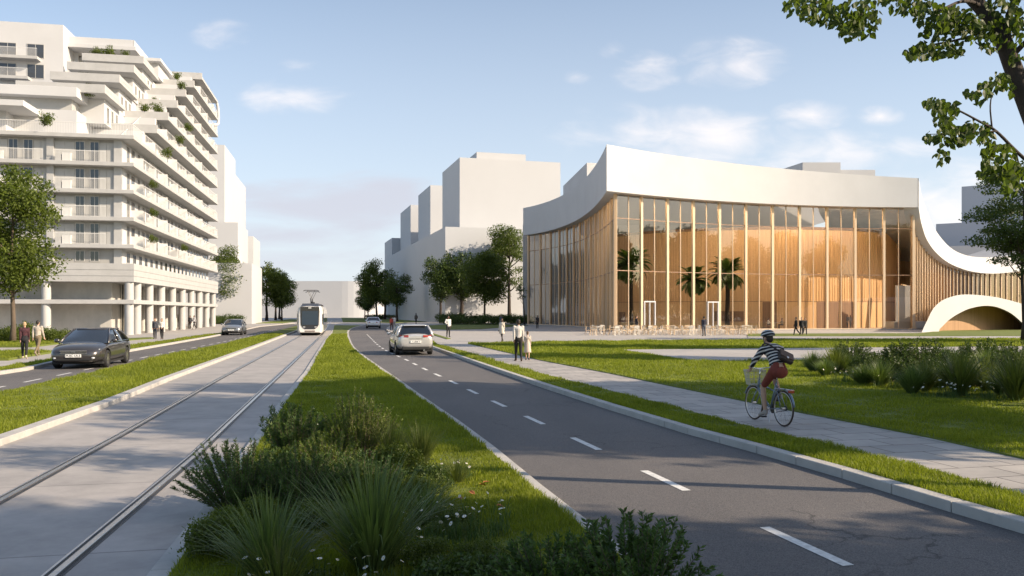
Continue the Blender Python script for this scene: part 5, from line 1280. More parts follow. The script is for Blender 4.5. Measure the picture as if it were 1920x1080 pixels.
def wheel(parent, x, y, r=.325, w=.21):
    s = 1 if x > 0 else -1; b = MB()
    b.lathe([(r*.66, -w*.5), (r*.93, -w*.5), (r, -w*.36), (r, w*.36), (r*.93, w*.5), (r*.66, w*.5)], 28, axis='x', cap=False)
    o = b.build('wheel', M['black'], parent, smooth=True, angle=50); o.location = (x, y, r)
    b = MB(); b.lathe([(r*.68, -w*.42), (r*.70, w*.44), (r*.62, w*.40), (r*.60, w*.1), (0.02, w*.06)] if s > 0 else [(r*.68, w*.42), (r*.70, -w*.44), (r*.62, -w*.40), (r*.60, -w*.1), (.02, -w*.06)], 24, axis='x')
    for k in range(7):
        a = 2*math.pi*k/7; c, q = math.cos(a), math.sin(a); Mx = Matrix.Rotation(a, 4, 'X')
        b.box(s*w*.20 if s > 0 else -w*.43, w*.43 if s > 0 else -w*.20, -.026, .026, .03, r*.66, Mx)
    b.lathe([(.05, s*w*.2), (.05, s*w*.45), (.02, s*w*.46)], 12, axis='x')
    b.build('rim', M['rim'], o, smooth=True, angle=40); return o
def car(label, cat_label, loc, rz, pm, kind='sedan', scale=1.0, plate='front', text='PUJC UL3'):
    t = thing('parked_car' if False else 'car', label, cat_label, loc, rz, 'cars on the street'); t.scale = (scale,)*3
    if kind == 'sedan':
        st = [(-2.34, .50, .74, .80, .50), (-2.31, .38, .84, .92, .74), (-2.20, .30, .90, .99, .83), (-1.75, .22, .93, 1.02, .885), (-1.2, .19, .935, 1.0, .91), (0, .18, .92, .97, .92), (1.0, .18, .90, .97, .91), (1.55, .19, .85, .93, .895), (2.0, .22, .76, .85, .855), (2.22, .26, .68, .76, .78), (2.33, .33, .60, .66, .64), (2.36, .42, .54, .58, .44)]
        gb0, gb1, gt0, gt1, zr = -1.82, 1.28, -.98, .22, 1.44
    else:
        st = [(-2.10, .50, .80, .92, .52), (-2.08, .40, .90, 1.0, .74), (-2.00, .32, .96, 1.05, .84), (-1.6, .22, .97, 1.04, .90), (-1.0, .19, .96, 1.02, .92), (0, .18, .93, .98, .92), (1.0, .18, .90, .97, .91), (1.5, .19, .85, .93, .89), (1.9, .22, .76, .84, .85), (2.08, .28, .66, .74, .76), (2.16, .36, .58, .63, .60), (2.18, .44, .54, .56, .42)]
        gb0, gb1, gt0, gt1, zr = -2.02, 1.25, -1.62, .20, 1.47
    b = MB(); rings = []
    for (y, zb, zs, zt, w) in st:
        h = [(0, zb), (w*.72, zb), (w*.95, zb+.10), (w, zb+.26 if zb+.30 < zs else (zb+zs)/2), (w*.985, zs-.10), (w*.93, zs), (w*.55, zt), (0, zt+.012)]
        rings.append([(x, y, z) for x, z in h] + [(-x, y, z) for x, z in h[-2:0:-1]])
    b.loft(rings); body = b.build('body', pm, t, smooth=True, sub=2, fix=True)
    wy = (-1.36, 1.38) if kind == 'sedan' else (-1.28, 1.32)
    cut_ = MB()
    for y in wy:
        for s in (-1, 1): cut_.lathe([(.385, s*.60), (.385, s*1.2)], 26, (0, y, .34), axis='x')
    co = cut_.build('cutter', M['black'], t, fix=True); bo = body.modifiers.new('arch', 'BOOLEAN'); bo.object = co; bo.operation = 'DIFFERENCE'; bo.solver = 'EXACT'
    bake(body); bpy.data.objects.remove(co); body.data.set_sharp_from_angle(angle=R(38))
    # greenhouse
    zb = .90; b = MB(); rings = []
    def ring(y0, y1, w, z, c):   # rounded plan outline
        p = [(w-c*.35, y0), (w, y0+c), (w+.015, (y0+y1)/2), (w-.01, y1-c), (w-c*.6, y1), (0, y1+.06), (-w+c*.6, y1), (-w+.01, y1-c), (-w-.015, (y0+y1)/2), (-w, y0+c), (-w+c*.35, y0), (0, y0-.05)]
        return [(x, y, z) for x, y in p]
    q = lambda s, a, c: a+(c-a)*s
    for s, wz in ((0, .845), (.5, .75), (.9, .655), (1.0, .60)):
        rings.append(ring(q(s, gb0, gt0), q(s, gb1, gt1), wz, q(s, zb, zr-.035), .16))
    b.loft(rings); b.build('windows', M['carglass'], t, smooth=True, angle=30)
    b = MB(); b.loft([ring(gt0-.03, gt1+.04, .615, zr-.065, .16), ring(gt0-.01, gt1+.03, .60, zr-.02, .16), ring(gt0+.15, gt1-.1, .48, zr+.005, .16)]); b.build('roof', pm, t, smooth=True, angle=60)
    for s in (-1, 1):
        b = MB(); b.tube([(s*.84, gb1-.14, .90), (s*.74, q(.5, gb1, gt1)-.11, 1.17), (s*.61, gt1-.05, zr-.05)], .034, 6); b.tube([(s*.865, -.18, .90), (s*.78, -.2, 1.18), (s*.625, -.22, zr-.05)], .03, 6)
        b.tube([(s*.855, gb0+.16, .90), (s*.765, q(.5, gb0, gt0)+.14, 1.17), (s*.625, gt0+.06, zr-.05)], .055 if kind == 'sedan' else .075, 6)
        b.tube([(s*.62, gt1, zr-.045), (s*.635, (gt0+gt1)/2, zr-.03), (s*.62, gt0, zr-.045)], .028, 6); b.build('pillar', pm, t, smooth=True)
        b = MB(); b.ball((s*.99, .92, .99), (.10, .055, .075)); b.box(s*.88-.03, s*.88+.05, .88, .94, .93, .97); b.build('mirror', pm, t, smooth=True, angle=50)
        for y in (.35, -.62):
            b = MB(); b.box(s*.925-.012, s*.925+.012, y-.09, y+.09, .80, .825); b.build('handle', M['chrome'], t, bevel=.005)
        b = MB(); b.tube([(s*.875, gb1-.2, .905), (s*.90, 0, .935), (s*.875, gb0+.2, .935)], .012, 5); b.build('trim', M['chrome'], t)
    b = MB(); b.box(-.84, .84, wy[0]-.42 if kind != 'sedan' else -1.9, 1.9, .17, .24); b.build('underbody', M['black'], t)
    for y in wy:
        for s in (-1, 1): wheel(t, s*.80, y)
    ye = st[-1][0]; yr = st[0][0]
    for s in (-1, 1):    # lamps, modelled as wedges laid into the corners
        b = MB(); v = [(s*.46, ye-.045, .60), (s*.74, ye-.20, .62), (s*.80, ye-.36, .72), (s*.50, ye-.13, .70)]
        b.add([Vector(p)+Vector((0, .02, 0)) for p in v] + [Vector(p)-Vector((0, .12, .01)) for p in v], [(0, 1, 2, 3), (7, 6, 5, 4), (0, 4, 5, 1), (1, 5, 6, 2), (2, 6, 7, 3), (3, 7, 4, 0)]); b.build('headlight', M['lamp_clear'], t, bevel=.012, fix=True)
        b = MB(); b.ball((s*.62, ye-.085, .40), (.07, .05, .045)); b.build('fog_lamp', M['lamp_clear'], t, smooth=True)
        b = MB(); z = .80 if kind == 'sedan' else .93; a = yr if kind == 'sedan' else yr
        v = [(s*.34, a-.012, z-.055), (s*.70, a+.055, z-.075), (s*.80, a+.15, z+.02), (s*.74, a+.09, z+.055), (s*.36, a+.005, z+.045)]
        b.add([Vector(p)-Vector((0, .02, 0)) for p in v] + [Vector(p)+Vector((0, .10, 0)) for p in v], [(0, 1, 2, 3, 4), (9, 8, 7, 6, 5)]+[(k, 5+k, 5+(k+1) % 5, (k+1) % 5) for k in range(5)]); b.build('tail_light', M['lamp_red'], t, bevel=.012, fix=True)
    b = MB(); b.box(-.43, .43, ye-.08, ye+.010, .575, .665); b.build('grille', M['dark'], t, bevel=.02)
    b = MB(); b.box(-.44, .44, ye-.02, ye+.018, .655, .672); b.box(-.42, .42, ye-.02, ye+.016, .615, .622); b.box(-.44, .44, ye-.02, ye+.016, .57, .58); b.build('grille_trim', M['chrome'], t)
    b = MB(); b.box(-.09, .09, ye+.01, ye+.026, .612, .626); b.box(-.05, -.02, ye+.01, ye+.028, .60, .645); b.box(.01, .05, ye+.01, ye+.028, .61, .64); b.build('badge', M['chrome'], t, bevel=.006)
    b = MB(); b.box(-.62, .62, ye-.14, ye-.015, .30, .40); b.build('air_intake', M['black'], t, bevel=.03)
    if plate == 'front':
        b = MB(); b.box(-.26, .26, ye, ye+.03, .43, .545); p = b.build('number_plate', M['plate'], t, bevel=.006)
        text_part('plate_lettering', text, .115, Matrix.Translation((0, ye+.032, .488)) @ Matrix.Rotation(R(180), 4, 'Z') @ Matrix.Rotation(R(90), 4, 'X'), p, M['ink'])
    else:
        b = MB(); b.box(-.26, .26, yr-.035, yr, .60, .71); p = b.build('number_plate', M['plate'], t, bevel=.006)
        text_part('plate_lettering', text, .10, Matrix.Translation((0, yr-.037, .655)) @ Matrix.Rotation(R(90), 4, 'X'), p, M['ink'])
    b = MB(); b.box(-.66, .66, yr-.01, yr+.14, .26, .42); b.build('bumper', M['black'], t, bevel=.04)
    if kind != 'sedan':
        b = MB(); b.box(-.66, .66, yr+.02, yr+.16, .975, .99); b.box(-.34, .34, yr-.018, yr+.05, .80, .812); b.build('trim', M['chrome'], t)
        b = MB(); b.box(-.55, .55, gt0-.16, gt0+.1, zr-.055, zr-.015); b.build('spoiler', pm, t, bevel=.02)
        b = MB(); b.lathe([(.045, 0), (.045, .10)], 12, (.40, yr-.03, .25), axis='y'); b.build('exhaust', M['chrome'], t)
        b = MB(); b.tube([(-.3, yr+.14, 1.06), (.25, yr+.10, 1.10)], .012, 5); b.build('wiper', M['black'], t)
    return t
car('dark grey sedan driving towards the viewer past the two walkers', 'car', (-17.25, 33.5, .004), R(191.7), paint('dark_grey_paint', (.085, .080, .080), .6), 'sedan', 1.07)
car('light grey sedan driving towards the viewer, farther up the left road', 'car', (-26.9, 78.8, .004), R(191.7), paint('grey_paint', (.24, .25, .27)), 'sedan', 1.04, text='PU 40')
car('silver hatchback seen from behind on the right hand road', 'car', (-5.42, 43.3, .004), R(14.5), paint('silver_paint', (.60, .59, .58), .45), 'hatch', 1.05, 'rear', 'T U808 T')
car('white sedan driving away at the bend of the road', 'car', (xat(700, 109)-.2, 110.2, .004), R(9), paint('white_paint', (.75, .76, .78), .1), 'sedan', 1.05, 'rear', 'PU')

# ---------------------------------------------------------------- tram
TRM = thing('tram', 'white tram with dark curved windscreen and two raised pantographs, coming towards the viewer', 'tram', (xat(581, 75.3), 75.3, .03), R(191.7))
tw = paint('tram_white', (.74, .72, .69), .0, .3); tdk = pmat('tram_dark_glass', (.02, .024, .03), .06, coat=.6, spec=.7)
tgl = pmat('tram_windscreen', (.03, .05, .075), .08, coat=.2, spec=.5)
def tring(y, w, z0, z1, c=.28):
    p = [(w-.10, z0), (w, z0+.25), (w, z1-.75), (w*.96, z1-.32), (w*.80, z1-.06), (0, z1)]
    return [(x, y, z) for x, z in p] + [(-x, y, z) for x, z in p[-2::-1]]
b = MB(); b.loft([tring(-19.6, .95, .38, 2.66), tring(-19.3, 1.12, .26, 2.74), tring(-18.6, 1.2, .22, 2.78), tring(-1.3, 1.2, .22, 2.78), tring(-.55, 1.17, .22, 2.78), tring(-.14, 1.08, .24, 2.76), tring(0, .96, .30, 2.70)])
b.build('body', tw, TRM, smooth=True, angle=32, fix=True)
b = MB(); sc = [(-.86, 2.62), (-.78, 2.66), (.78, 2.66), (.86, 2.62), (.82, 1.4), (.80, .98), (.62, .70), (.42, .58), (-.42, .58), (-.62, .70), (-.80, .98), (-.82, 1.4)]
b.add([(x, .035, z) for x, z in sc] + [(x, -.1, z) for x, z in sc], [tuple(range(12)), tuple(range(23, 11, -1))] + [(k, 12+k, 12+(k+1) % 12, (k+1) % 12) for k in range(12)]); w_ = b.build('windscreen', tdk, TRM, fix=True)
b = MB(); b.box(-.72, .72, .03, .048, .98, 2.26); b.build('pane', tgl, w_, bevel=.02)
b = MB(); b.box(-.13, .13, .03, .055, 2.50, 2.60); b.build('sign', M['lamp_clear'], w_)
for s in (-1, 1):
    b = MB(); b.box(s*.52-.10, s*.52+.10, .03, .055, .74, .82); b.build('headlight', M['lamp_clear'], w_, bevel=.02)
    b = MB(); v = []
    for (y, x) in ((-.20, 1.115), (-.42, 1.165), (-.75, 1.19), (-1.02, 1.205)): v += [(s*(x+.012), y, .98 if y in (-.42, -.75) else 1.12), (s*(x+.012), y, 2.05 if y in (-.42, -.75) else 1.92)]
    b.add(v, [(0, 2, 3, 1), (2, 4, 5, 3), (4, 6, 7, 5)]); b.build('cab_window', tdk, TRM)
    for k in range(9):
        y = -1.9 - k*1.9; b = MB(); b.box(s*1.19, s*1.214, y-1.62, y, .92 if k % 3 != 1 else .42, 2.04); b.build('door' if k % 3 == 1 else 'window', tdk, TRM, bevel=.03)
    for y in (-3.2, -9.8, -16.4):
        b = MB(); b.box(s*.75-.1, s*.75+.1, y-1.3, y+1.3, .0, .34); b.build('bogie', M['black'], TRM)
b = MB(); b.box(-.46, .46, -.02, .03, .33, .46); b.build('bumper', pmat('tram_bumper', (.20, .16, .14), .6), TRM, bevel=.03)
b = MB(); b.box(-.9, .9, -18.9, -.8, .10, .24); b.build('underbody', M['black'], TRM)
b = MB(); b.box(-.78, .78, -9.0, -1.6, 2.70, 2.98); b.build('roof_unit', pmat('tram_roof', (.05, .06, .085), .5), TRM, bevel=.06)
b = MB(); b.box(-.78, .78, -18.4, -10.2, 2.70, 2.98); b.build('roof_unit', M['dark'], TRM, bevel=.06)
b = MB(); b.box(-.80, .80, -.75, -.06, 2.665, 2.80); b.build('roof_unit', pmat('tram_roof_front', (.06, .08, .12), .4), TRM, bevel=.03)
for y, x in ((-3.0, .0), (-8.6, .05)):
    b = MB(); b.tube([(x, y, 2.95), (x+.03, y, 3.5)], .055, 8); b.tube([(x, y, 3.5), (x-.34, y, 4.22)], .022, 6); b.tube([(x, y, 3.5), (x+.34, y, 4.22)], .022, 6); b.tube([(x-.72, y, 4.19), (x-.55, y, 4.26), (x+.55, y, 4.26), (x+.72, y, 4.19)], .035, 6)
    b.ball((x-.12, y, 3.1), .11); b.build('pantograph', M['dark'], TRM)

# ================================================================ PEOPLE
def remesh(name, mb, vox, mats, parent, smooth_it=6):
    o = mb.build(name, mats, parent); m = o.modifiers.new('r', 'REMESH'); m.mode = 'VOXEL'; m.voxel_size = vox; m.use_smooth_shade = True
    s = o.modifiers.new('s', 'SMOOTH'); s.factor = .5; s.iterations = smooth_it; mat = o.data.materials[0]; bake(o)
    if not o.data.materials: o.data.materials.append(mat)
    o.data.polygons.foreach_set('use_smooth', [True]*len(o.data.polygons)); return o
CM = {}
def cloth(col, rough=.85, var=.12):
    k = tuple(round(c, 3) for c in col)
    if k not in CM: CM[k] = pmat('cloth', col, rough, var=var, vscale=9)
    return CM[k]
SKIN = pmat('skin', (.50, .31, .22), .55, spec=.3); SKIN_D = pmat('skin_dark', (.20, .11, .075), .55, spec=.3)
HAIRC = {'dark': pmat('hair_dark', (.022, .016, .012), .6), 'brown': pmat('hair_brown', (.085, .045, .025), .6), 'blond': pmat('hair_blond', (.42, .29, .16), .6)}
EYE = pmat('eye', (.03, .025, .02), .2)
def hand(b, w, d, up, side):
    """palm, four curled fingers and a thumb at wrist w, pointing along d"""
    d = d.normalized(); x = d.cross(up).normalized(); n = x.cross(d)
    c = w + d*.055; b.capsule(w, w+d*.085, .022, .030); b.capsule(w+x*.012, w+d*.08+x*.022, .018, .02); b.capsule(w-x*.012, w+d*.08-x*.022, .018, .02)
    for k, (o_, L) in enumerate(((-.031, .062), (-.011, .072), (.011, .068), (.030, .052))):
        p = w+d*.092+x*o_; m = p+d*L*.5-n*L*.22*side; e = m+d*L*.30-n*L*.45*side; b.capsule(p, m, .0105, .0095, 6); b.capsule(m, e, .0095, .008, 6)
    q = w+d*.03-x*.03; m = q-x*.028+d*.028-n*.012*side; b.capsule(q, m, .013, .011, 6); b.capsule(m, m+d*.030-x*.006-n*.014*side, .011, .009, 6)
def figure(label, loc, face, h=1.75, top=(.5,.5,.5), legs=(.03,.03,.035), skin=None, hair='dark', stride=.0, arms=.0, top_len=.0, skirt=None, coat=None, long_hair=False, shoes=(.03,.025,.02), vox=.014, group='people', female=False, sleeves=True, J=None, arm_pose=None, legs_bare=False, eyes=True, name='person'):
    """a person facing +y turned by `face`; J overrides joint positions"""
    skin = skin or SKIN; t = thing(name, label, 'person', loc, face, group); k = h/1.75; t.scale = (k, k, k)
    sw = .155 if female else .176; hw = .088
    a1 = R(24)*stride; lift = -.02*abs(stride); pz = .93+lift
    def leg(s, a, bend):
        hip = Vector((s*hw, 0, pz)); kn = hip + Vector((0, math.sin(a), -math.cos(a)))*.43; an = kn + Vector((0, math.sin(a-bend), -math.cos(a-bend)))*.42
        toe = an + Vector((s*.02, .15*math.cos(min(0, a-bend)*.9), -.055 + .15*math.sin(min(0, a-bend)*.9))); return hip, kn, an, toe
    jl = {'hipL': None}
    L = leg(-1, a1, .05+.10*abs(stride)); Rr = leg(1, -a1*.9, .08+.40*abs(stride))
    def arm(s, a, bend=.25):
        sh_ = Vector((s*sw, -.01, 1.425+lift)); el = sh_ + Vector((s*.045 + s*.02, math.sin(a)*.95, -math.cos(a))).normalized()*.285; wr = el + Vector((-s*.02, math.sin(a+bend), -math.cos(a+bend)))*.25; return sh_, el, wr
    aL = arm(-1, -R(18)*stride+arms); aR = arm(1, R(18)*stride+arms)
    if arm_pose:
        for s, pz_ in arm_pose.items():
            if s == 'L': aL = (aL[0], Vector(pz_[0]), Vector(pz_[1]))
            else: aR = (aR[0], Vector(pz_[0]), Vector(pz_[1]))
    pel = Vector((0, 0, pz+.02)); wst = Vector((0, .01, 1.10+lift)); chs = Vector((0, .0, 1.32+lift)); nk = Vector((0, -.005, 1.49+lift)); hd = Vector((0, .02, 1.635+lift))
    hdir = Vector((0, 1, 0)); up = Vector((0, 0, 1))
    if J:
        pel, wst, chs, nk, hd = (Vector(J[q]) for q in ('pel', 'wst', 'chs', 'nk', 'hd')); L = tuple(Vector(v) for v in J['L']); Rr = tuple(Vector(v) for v in J['R']); aL = tuple(Vector(v) for v in J['aL']); aR = tuple(Vector(v) for v in J['aR'])
        hdir = Vector(J.get('look', (0, 1, 0))).normalized(); up = Vector((0, 0, 1))
    rot = Vector((0, 1, 0)).rotation_difference(hdir).to_matrix().to_4x4()
    # body: one skin surface
    b = MB()
    b.ball(hd+rot@Vector((0, -.012, .022)), (.074, .092, .094)); b.ball(hd+rot@Vector((0, .018, -.035)), (.060, .072, .078)); b.capsule(hd+rot@Vector((0, .058, -.085)), hd+rot@Vector((0, .066, -.07)), .028, .03)
    b.capsule(hd+rot@Vector((0, .088, .012)), hd+rot@Vector((0, .108, -.028)), .009, .015, 6); b.capsule(hd+rot@Vector((-.016, .084, -.062)), hd+rot@Vector((.016, .084, -.062)), .010, .010, 6)
    for s in (-1, 1): b.ball(hd+rot@Vector((s*.076, -.008, -.012)), (.013, .022, .032), nu=7, nv=5); b.capsule(hd+rot@Vector((s*.050, .074, .034)), hd+rot@Vector((s*.015, .086, .032)), .010, .010, 6)
    b.capsule(nk-up*.05, hd-up*.06, .058, .052); b.capsule(chs, nk-up*.05, .125, .07)
    for s, A in ((-1, aL), (1, aR)):
        b.capsule(chs+Vector((s*.09, 0, .03)), A[0], .085, .055); b.capsule(A[0], A[1], .047, .037); b.capsule(A[1], A[2], .037, .025); hand(b, A[2], (A[2]-A[1]), Vector((s*-1, 0, .0)) if abs((A[2]-A[1]).normalized().x) < .8 else up, s*-1 if False else 1)
    b.capsule(pel, wst, .125, .11); b.capsule(wst, chs, .11, .125)
    for s, A in ((-1, L), (1, Rr)):
        b.capsule(A[0], A[1], .078, .052); b.capsule(A[1], A[1].lerp(A[2], .35), .052, .054); b.capsule(A[1].lerp(A[2], .35), A[2], .052, .034); b.capsule(A[2], A[3], .036, .028)
    remesh('body', b, vox, [skin], t)
    # trousers or bare legs, skirt
    if skirt is None:
        b = MB()
        for s, A in ((-1, L), (1, Rr)):
            e = A[1].lerp(A[2], .93) if not legs_bare else A[0].lerp(A[1], .82)
            b.capsule(A[0]+up*.02, A[1] if not legs_bare else e, .096, .070); 
            if not legs_bare: b.capsule(A[1], e, .069, .050)
        b.capsule(pel+Vector((-.05, -.01, -.02)), wst, .115, .118); b.capsule(pel+Vector((.05, -.01, -.02)), wst, .115, .118); b.ball(pel+Vector((0, -.05, -.03)), (.15, .10, .12))
        remesh('trousers', b, vox, [cloth(legs)], t)
    else:
        b = MB(); z1 = wst.z+.04; z0 = skirt[1]
        b.loft([[(rx*math.cos(q), .01+rx*.78*math.sin(q), z) for q in [2*math.pi*i/16 for i in range(16)]] for z, rx in ((z1, .135), (pz+.02, .17), ((pz+z0)/2, .20), (z0+.02, .235), (z0, .23))]); o = b.build('skirt', cloth(skirt[0]), t, smooth=True)
    b = MB(); s_e = .92 if sleeves else .0
    b.capsule(wst-up*(.06+top_len), wst+up*.02, .148 if not female else .135, .135 if not female else .115); b.capsule(wst, chs, .136 if not female else .118, .148 if not female else .132)
    b.capsule(chs+Vector((-.06, 0, .02)), chs+Vector((.06, 0, .02)), .13, .13); b.capsule(chs, nk-up*.035, .12, .068)
    for s, A in ((-1, aL), (1, aR)):
        b.capsule(chs+Vector((s*.09, 0, .04)), A[0], .095, .072); b.capsule(A[0], A[1] if sleeves else A[0].lerp(A[1], .6), .068, .055)
        if sleeves: b.capsule(A[1], A[1].lerp(A[2], .93), .054, .042)
    if coat:
        b.loft([[(rx*math.cos(q), rx*.8*math.sin(q), z) for q in [2*math.pi*i/14 for i in range(14)]] for z, rx in ((wst.z+.02, .15), (pz, .185), (coat, .22))])
    remesh('coat' if coat else 'shirt', b, vox, [top if isinstance(top, bpy.types.Material) else cloth(top)], t, 4)
    b = MB()
    for s, A in ((-1, L), (1, Rr)):
        b = MB(); d = (A[3]-A[2]); b.capsule(A[2]+up*.005, A[2]-up*.03-Vector((0, .02, 0)), .048, .042); b.capsule(A[2]-up*.02, A[3]+d*.15, .044, .034); b.capsule(A[2]-up*.045-d*.25, A[3]+d*.2-up*.004, .030, .026)
        remesh('shoe', b, max(vox, .014), [cloth(shoes)], t, 3)
    if hair:
        b = MB(); b.ball(hd+rot@Vector((0, -.024, .040)), (.084, .098, .090)); b.ball(hd+rot@Vector((0, -.055, -.02)), (.074, .060, .075))
        if long_hair: b.capsule(hd+rot@Vector((0, -.06, -.02)), nk+Vector((0, -.075, -.10)), .075, .060)
        remesh('hair', b, vox, [HAIRC[hair]], t, 3)
    if eyes:
        for s in (-1, 1):
            b = MB(); b.ball(hd+rot@Vector((s*.031, .080, .014)), (.013, .007, .008), nu=8, nv=5); b.build('eye', EYE, t, smooth=True)
    return t
def face_to(dx, dy): return math.atan2(-dx, dy)      # local +y towards (dx, dy)
def gp(px, py, z=0.0): v = G(px, py, z); return (v.x, v.y, z)
AWAY = R(11.7)
plaid = pmat('plaid_shirt', (.09, .022, .03), .85, var=.6, vscale=26, col2=(.02, .012, .016))
figure('person in dark red checked shirt and black trousers walking away at far left', gp(46, 672, .02), AWAY+.25, 1.72, plaid, (.012, .012, .014), None, 'blond', .55, shoes=(.55, .46, .36), female=True, top_len=.10, vox=.013, group='people on the left pavement')
figure('person in loose beige shirt and khaki trousers walking away beside the red shirt', gp(71, 667, .02), AWAY-.15, 1.78, (.44, .39, .33), (.17, .13, .08), None, 'dark', .85, arms=.02, shoes=(.25, .20, .15), top_len=.14, vox=.013, group='people on the left pavement')
figure('long haired woman in dark jacket and jeans standing near the columns', gp(290.5, 635.5), R(191.7), 1.72, (.05, .055, .07), (.022, .028, .045), None, 'brown', .2, long_hair=True, female=True, vox=.016, top_len=.05, group='people on the left pavement')
figure('woman in white blouse and black trousers, right one of the pair near the columns', gp(303.5, 636), R(188), 1.68, (.66, .62, .56), (.015, .015, .018), None, 'brown', .3, long_hair=True, female=True, vox=.016, arm_pose={'R': ((.25, -.02, 1.18), (.19, .10, .98))}, group='people on the left pavement')
figure('person in white shirt and dark waistcoat walking past the far columns', gp(364, 617.5), R(150), 1.78, (.50, .50, .52), (.016, .016, .02), SKIN_D, 'dark', .9, vox=.02, eyes=False, group='people on the left pavement')
figure('person in dark clothes partly hidden beside the far columns', gp(356.5, 616.5), R(165), 1.75, (.04, .042, .05), (.016, .016, .02), SKIN_D, 'dark', .6, vox=.02, eyes=False, group='people on the left pavement')
gW = 'people on the plaza and path'
figure('man in pale shirt and black trousers walking away on the path', gp(972, 677, .075), R(8), 1.82, (.56, .53, .50), (.014, .013, .013), SKIN_D, 'dark', .45, arms=-.05, top_len=.12, shoes=(.05, .03, .022), vox=.013, group=gW)
figure('small child in a pale flowing dress walking beside the man in the pale shirt', gp(989, 675, .075), R(-4), 1.28, (.58, .49, .42), (.3, .2, .15), None, 'brown', .35, skirt=((.60, .50, .43), .46), female=True, shoes=(.08, .05, .035), vox=.015, group=gW)
figure('woman in a cream dress and dark stockings crossing the plaza', gp(941, 641, .0), R(150), 1.72, (.62, .56, .47), (.02, .018, .018), pmat('dark_stockings', (.03, .022, .02), .6), 'brown', .55, skirt=((.62, .56, .47), .62), long_hair=True, female=True, vox=.018, eyes=False, group=gW)
figure('man in white shirt and black trousers standing near the bushes', gp(840.5, 632), R(205), 1.86, (.70, .68, .65), (.014, .014, .016), SKIN_D, 'dark', .15, vox=.016, top_len=.06, arm_pose={'R': ((.28, .02, 1.20), (.16, .14, 1.08))}, group=gW)
figure('person in dark suit standing against the left flank of the pavilion', gp(1007.5, 616), R(180), 1.75, (.03, .03, .034), (.016, .016, .018), SKIN_D, 'dark', .1, vox=.022, eyes=False, group=gW)
figure('person in dark jacket walking among the left half of the cafe tables', gp(1193, 622.5), R(-70), 1.78, (.025, .025, .03), (.02, .02, .024), SKIN, 'dark', .6, vox=.02, eyes=False, coat=.72, group=gW)
figure('person in dark blue top and grey trousers standing in front of the cafe tables', gp(1320, 630), R(10), 1.80, (.022, .024, .04), (.10, .11, .13), SKIN, 'dark', .12, vox=.018, eyes=False, group=gW)
figure('left walker of the three in black coats in front of the glass facade', gp(1492.5, 629), R(80), 1.72, (.016, .015, .016), (.012, .012, .012), SKIN, 'dark', .75, vox=.018, eyes=False, coat=.80, group=gW)
figure('middle walker of the three in black coats in front of the glass facade', gp(1503, 629), R(160), 1.70, (.02, .02, .023), (.05, .05, .055), SKIN, 'brown', .5, vox=.018, eyes=False, coat=.82, group=gW)
figure('right walker of the three in black coats in front of the glass facade', gp(1509.5, 628.5), R(185), 1.66, (.014, .013, .014), (.012, .012, .012), SKIN, 'dark', .55, vox=.018, eyes=False, coat=.78, group=gW)
figure('person in dark red walking on the pavement near the far bend', gp(734, 619.5), R(20), 1.66, (.22, .035, .03), (.05, .02, .02), SKIN, 'brown', .5, vox=.022, eyes=False, group=gW)
figure('person in pale grey walking beside the dark red one near the far bend', gp(739, 618), R(25), 1.76, (.50, .49, .48), (.30, .28, .27), SKIN, 'dark', .5, vox=.022, eyes=False, group=gW)
figure('person in white and navy standing behind the woman in the cream dress', gp(939.5, 612.5), R(170), 1.72, (.06, .08, .14), (.35, .35, .36), SKIN, 'dark', .2, vox=.025, eyes=False, group=gW)
gI = 'people inside the pavilion'
def seated(label, loc, face, top):
    J = dict(pel=(0, 0, .52), wst=(0, .02, .68), chs=(0, .04, .90), nk=(0, .05, 1.07), hd=(0, .08, 1.21), L=((-.09, .02, .50), (-.11, .44, .50), (-.11, .42, .09), (-.11, .57, .03)), R=((.09, .02, .50), (.11, .44, .50), (.11, .42, .09), (.11, .57, .03)),
             aL=((-.18, .04, 1.0), (-.22, .16, .76), (-.12, .38, .76)), aR=((.18, .04, 1.0), (.22, .16, .76), (.12, .38, .76)))
    return figure(label, loc, face, 1.75, top, (.05, .05, .06), SKIN, 'dark', J=J, vox=.025, eyes=False, group=gI)
s1 = P(1440, 600, 102.2); seated('person in white seated at the indoor table, left side', (s1.x, 102.2, .1), R(-90), (.70, .68, .65))
s2 = P(1467, 600, 102.2); seated('person seated at the indoor table, right side by the column', (s2.x, 102.2, .1), R(90), (.30, .26, .22))
figure('person in dark grey standing inside the hall by the opening', (xat(1589, 103), 103, .1), R(100), 1.78, (.10, .10, .12), (.06, .06, .07), SKIN, 'dark', .1, vox=.025, eyes=False, group=gI)
figure('person in blue grey standing inside, facing the one in dark grey', (xat(1594.5, 103.4), 103.4, .1), R(-80), 1.7, (.20, .22, .27), (.12, .13, .16), SKIN, 'brown', .1, vox=.025, eyes=False, group=gI)
# dark statue on a pole, beyond the silver car
ST = thing('statue', 'slim black standing figure on a small round base behind the silver car', 'statue', gp(780, 613))
b = MB(); b.lathe([(.28, 0), (.26, .10), (.08, .16), (.05, .55), (.05, .75)], 14); b.build('base', M['dark'], ST, smooth=True, angle=40)
b = MB(); b.capsule((0, 0, .75), (0, 0, 1.3), .12, .17); b.capsule((0, 0, 1.25), (0, 0, 1.70), .18, .13); b.capsule((-.17, 0, 1.62), (-.20, .03, 1.15), .06, .045); b.capsule((.17, 0, 1.62), (.24, .05, 1.30), .06, .05); b.capsule((.24, .05, 1.3), (.13, .14, 1.22), .05, .04); b.capsule((0, 0, 1.70), (0, 0, 1.82), .06, .06); b.ball((0, .01, 1.93), (.09, .11, .125))
remesh('figure', b, .025, [M['dark']], ST)

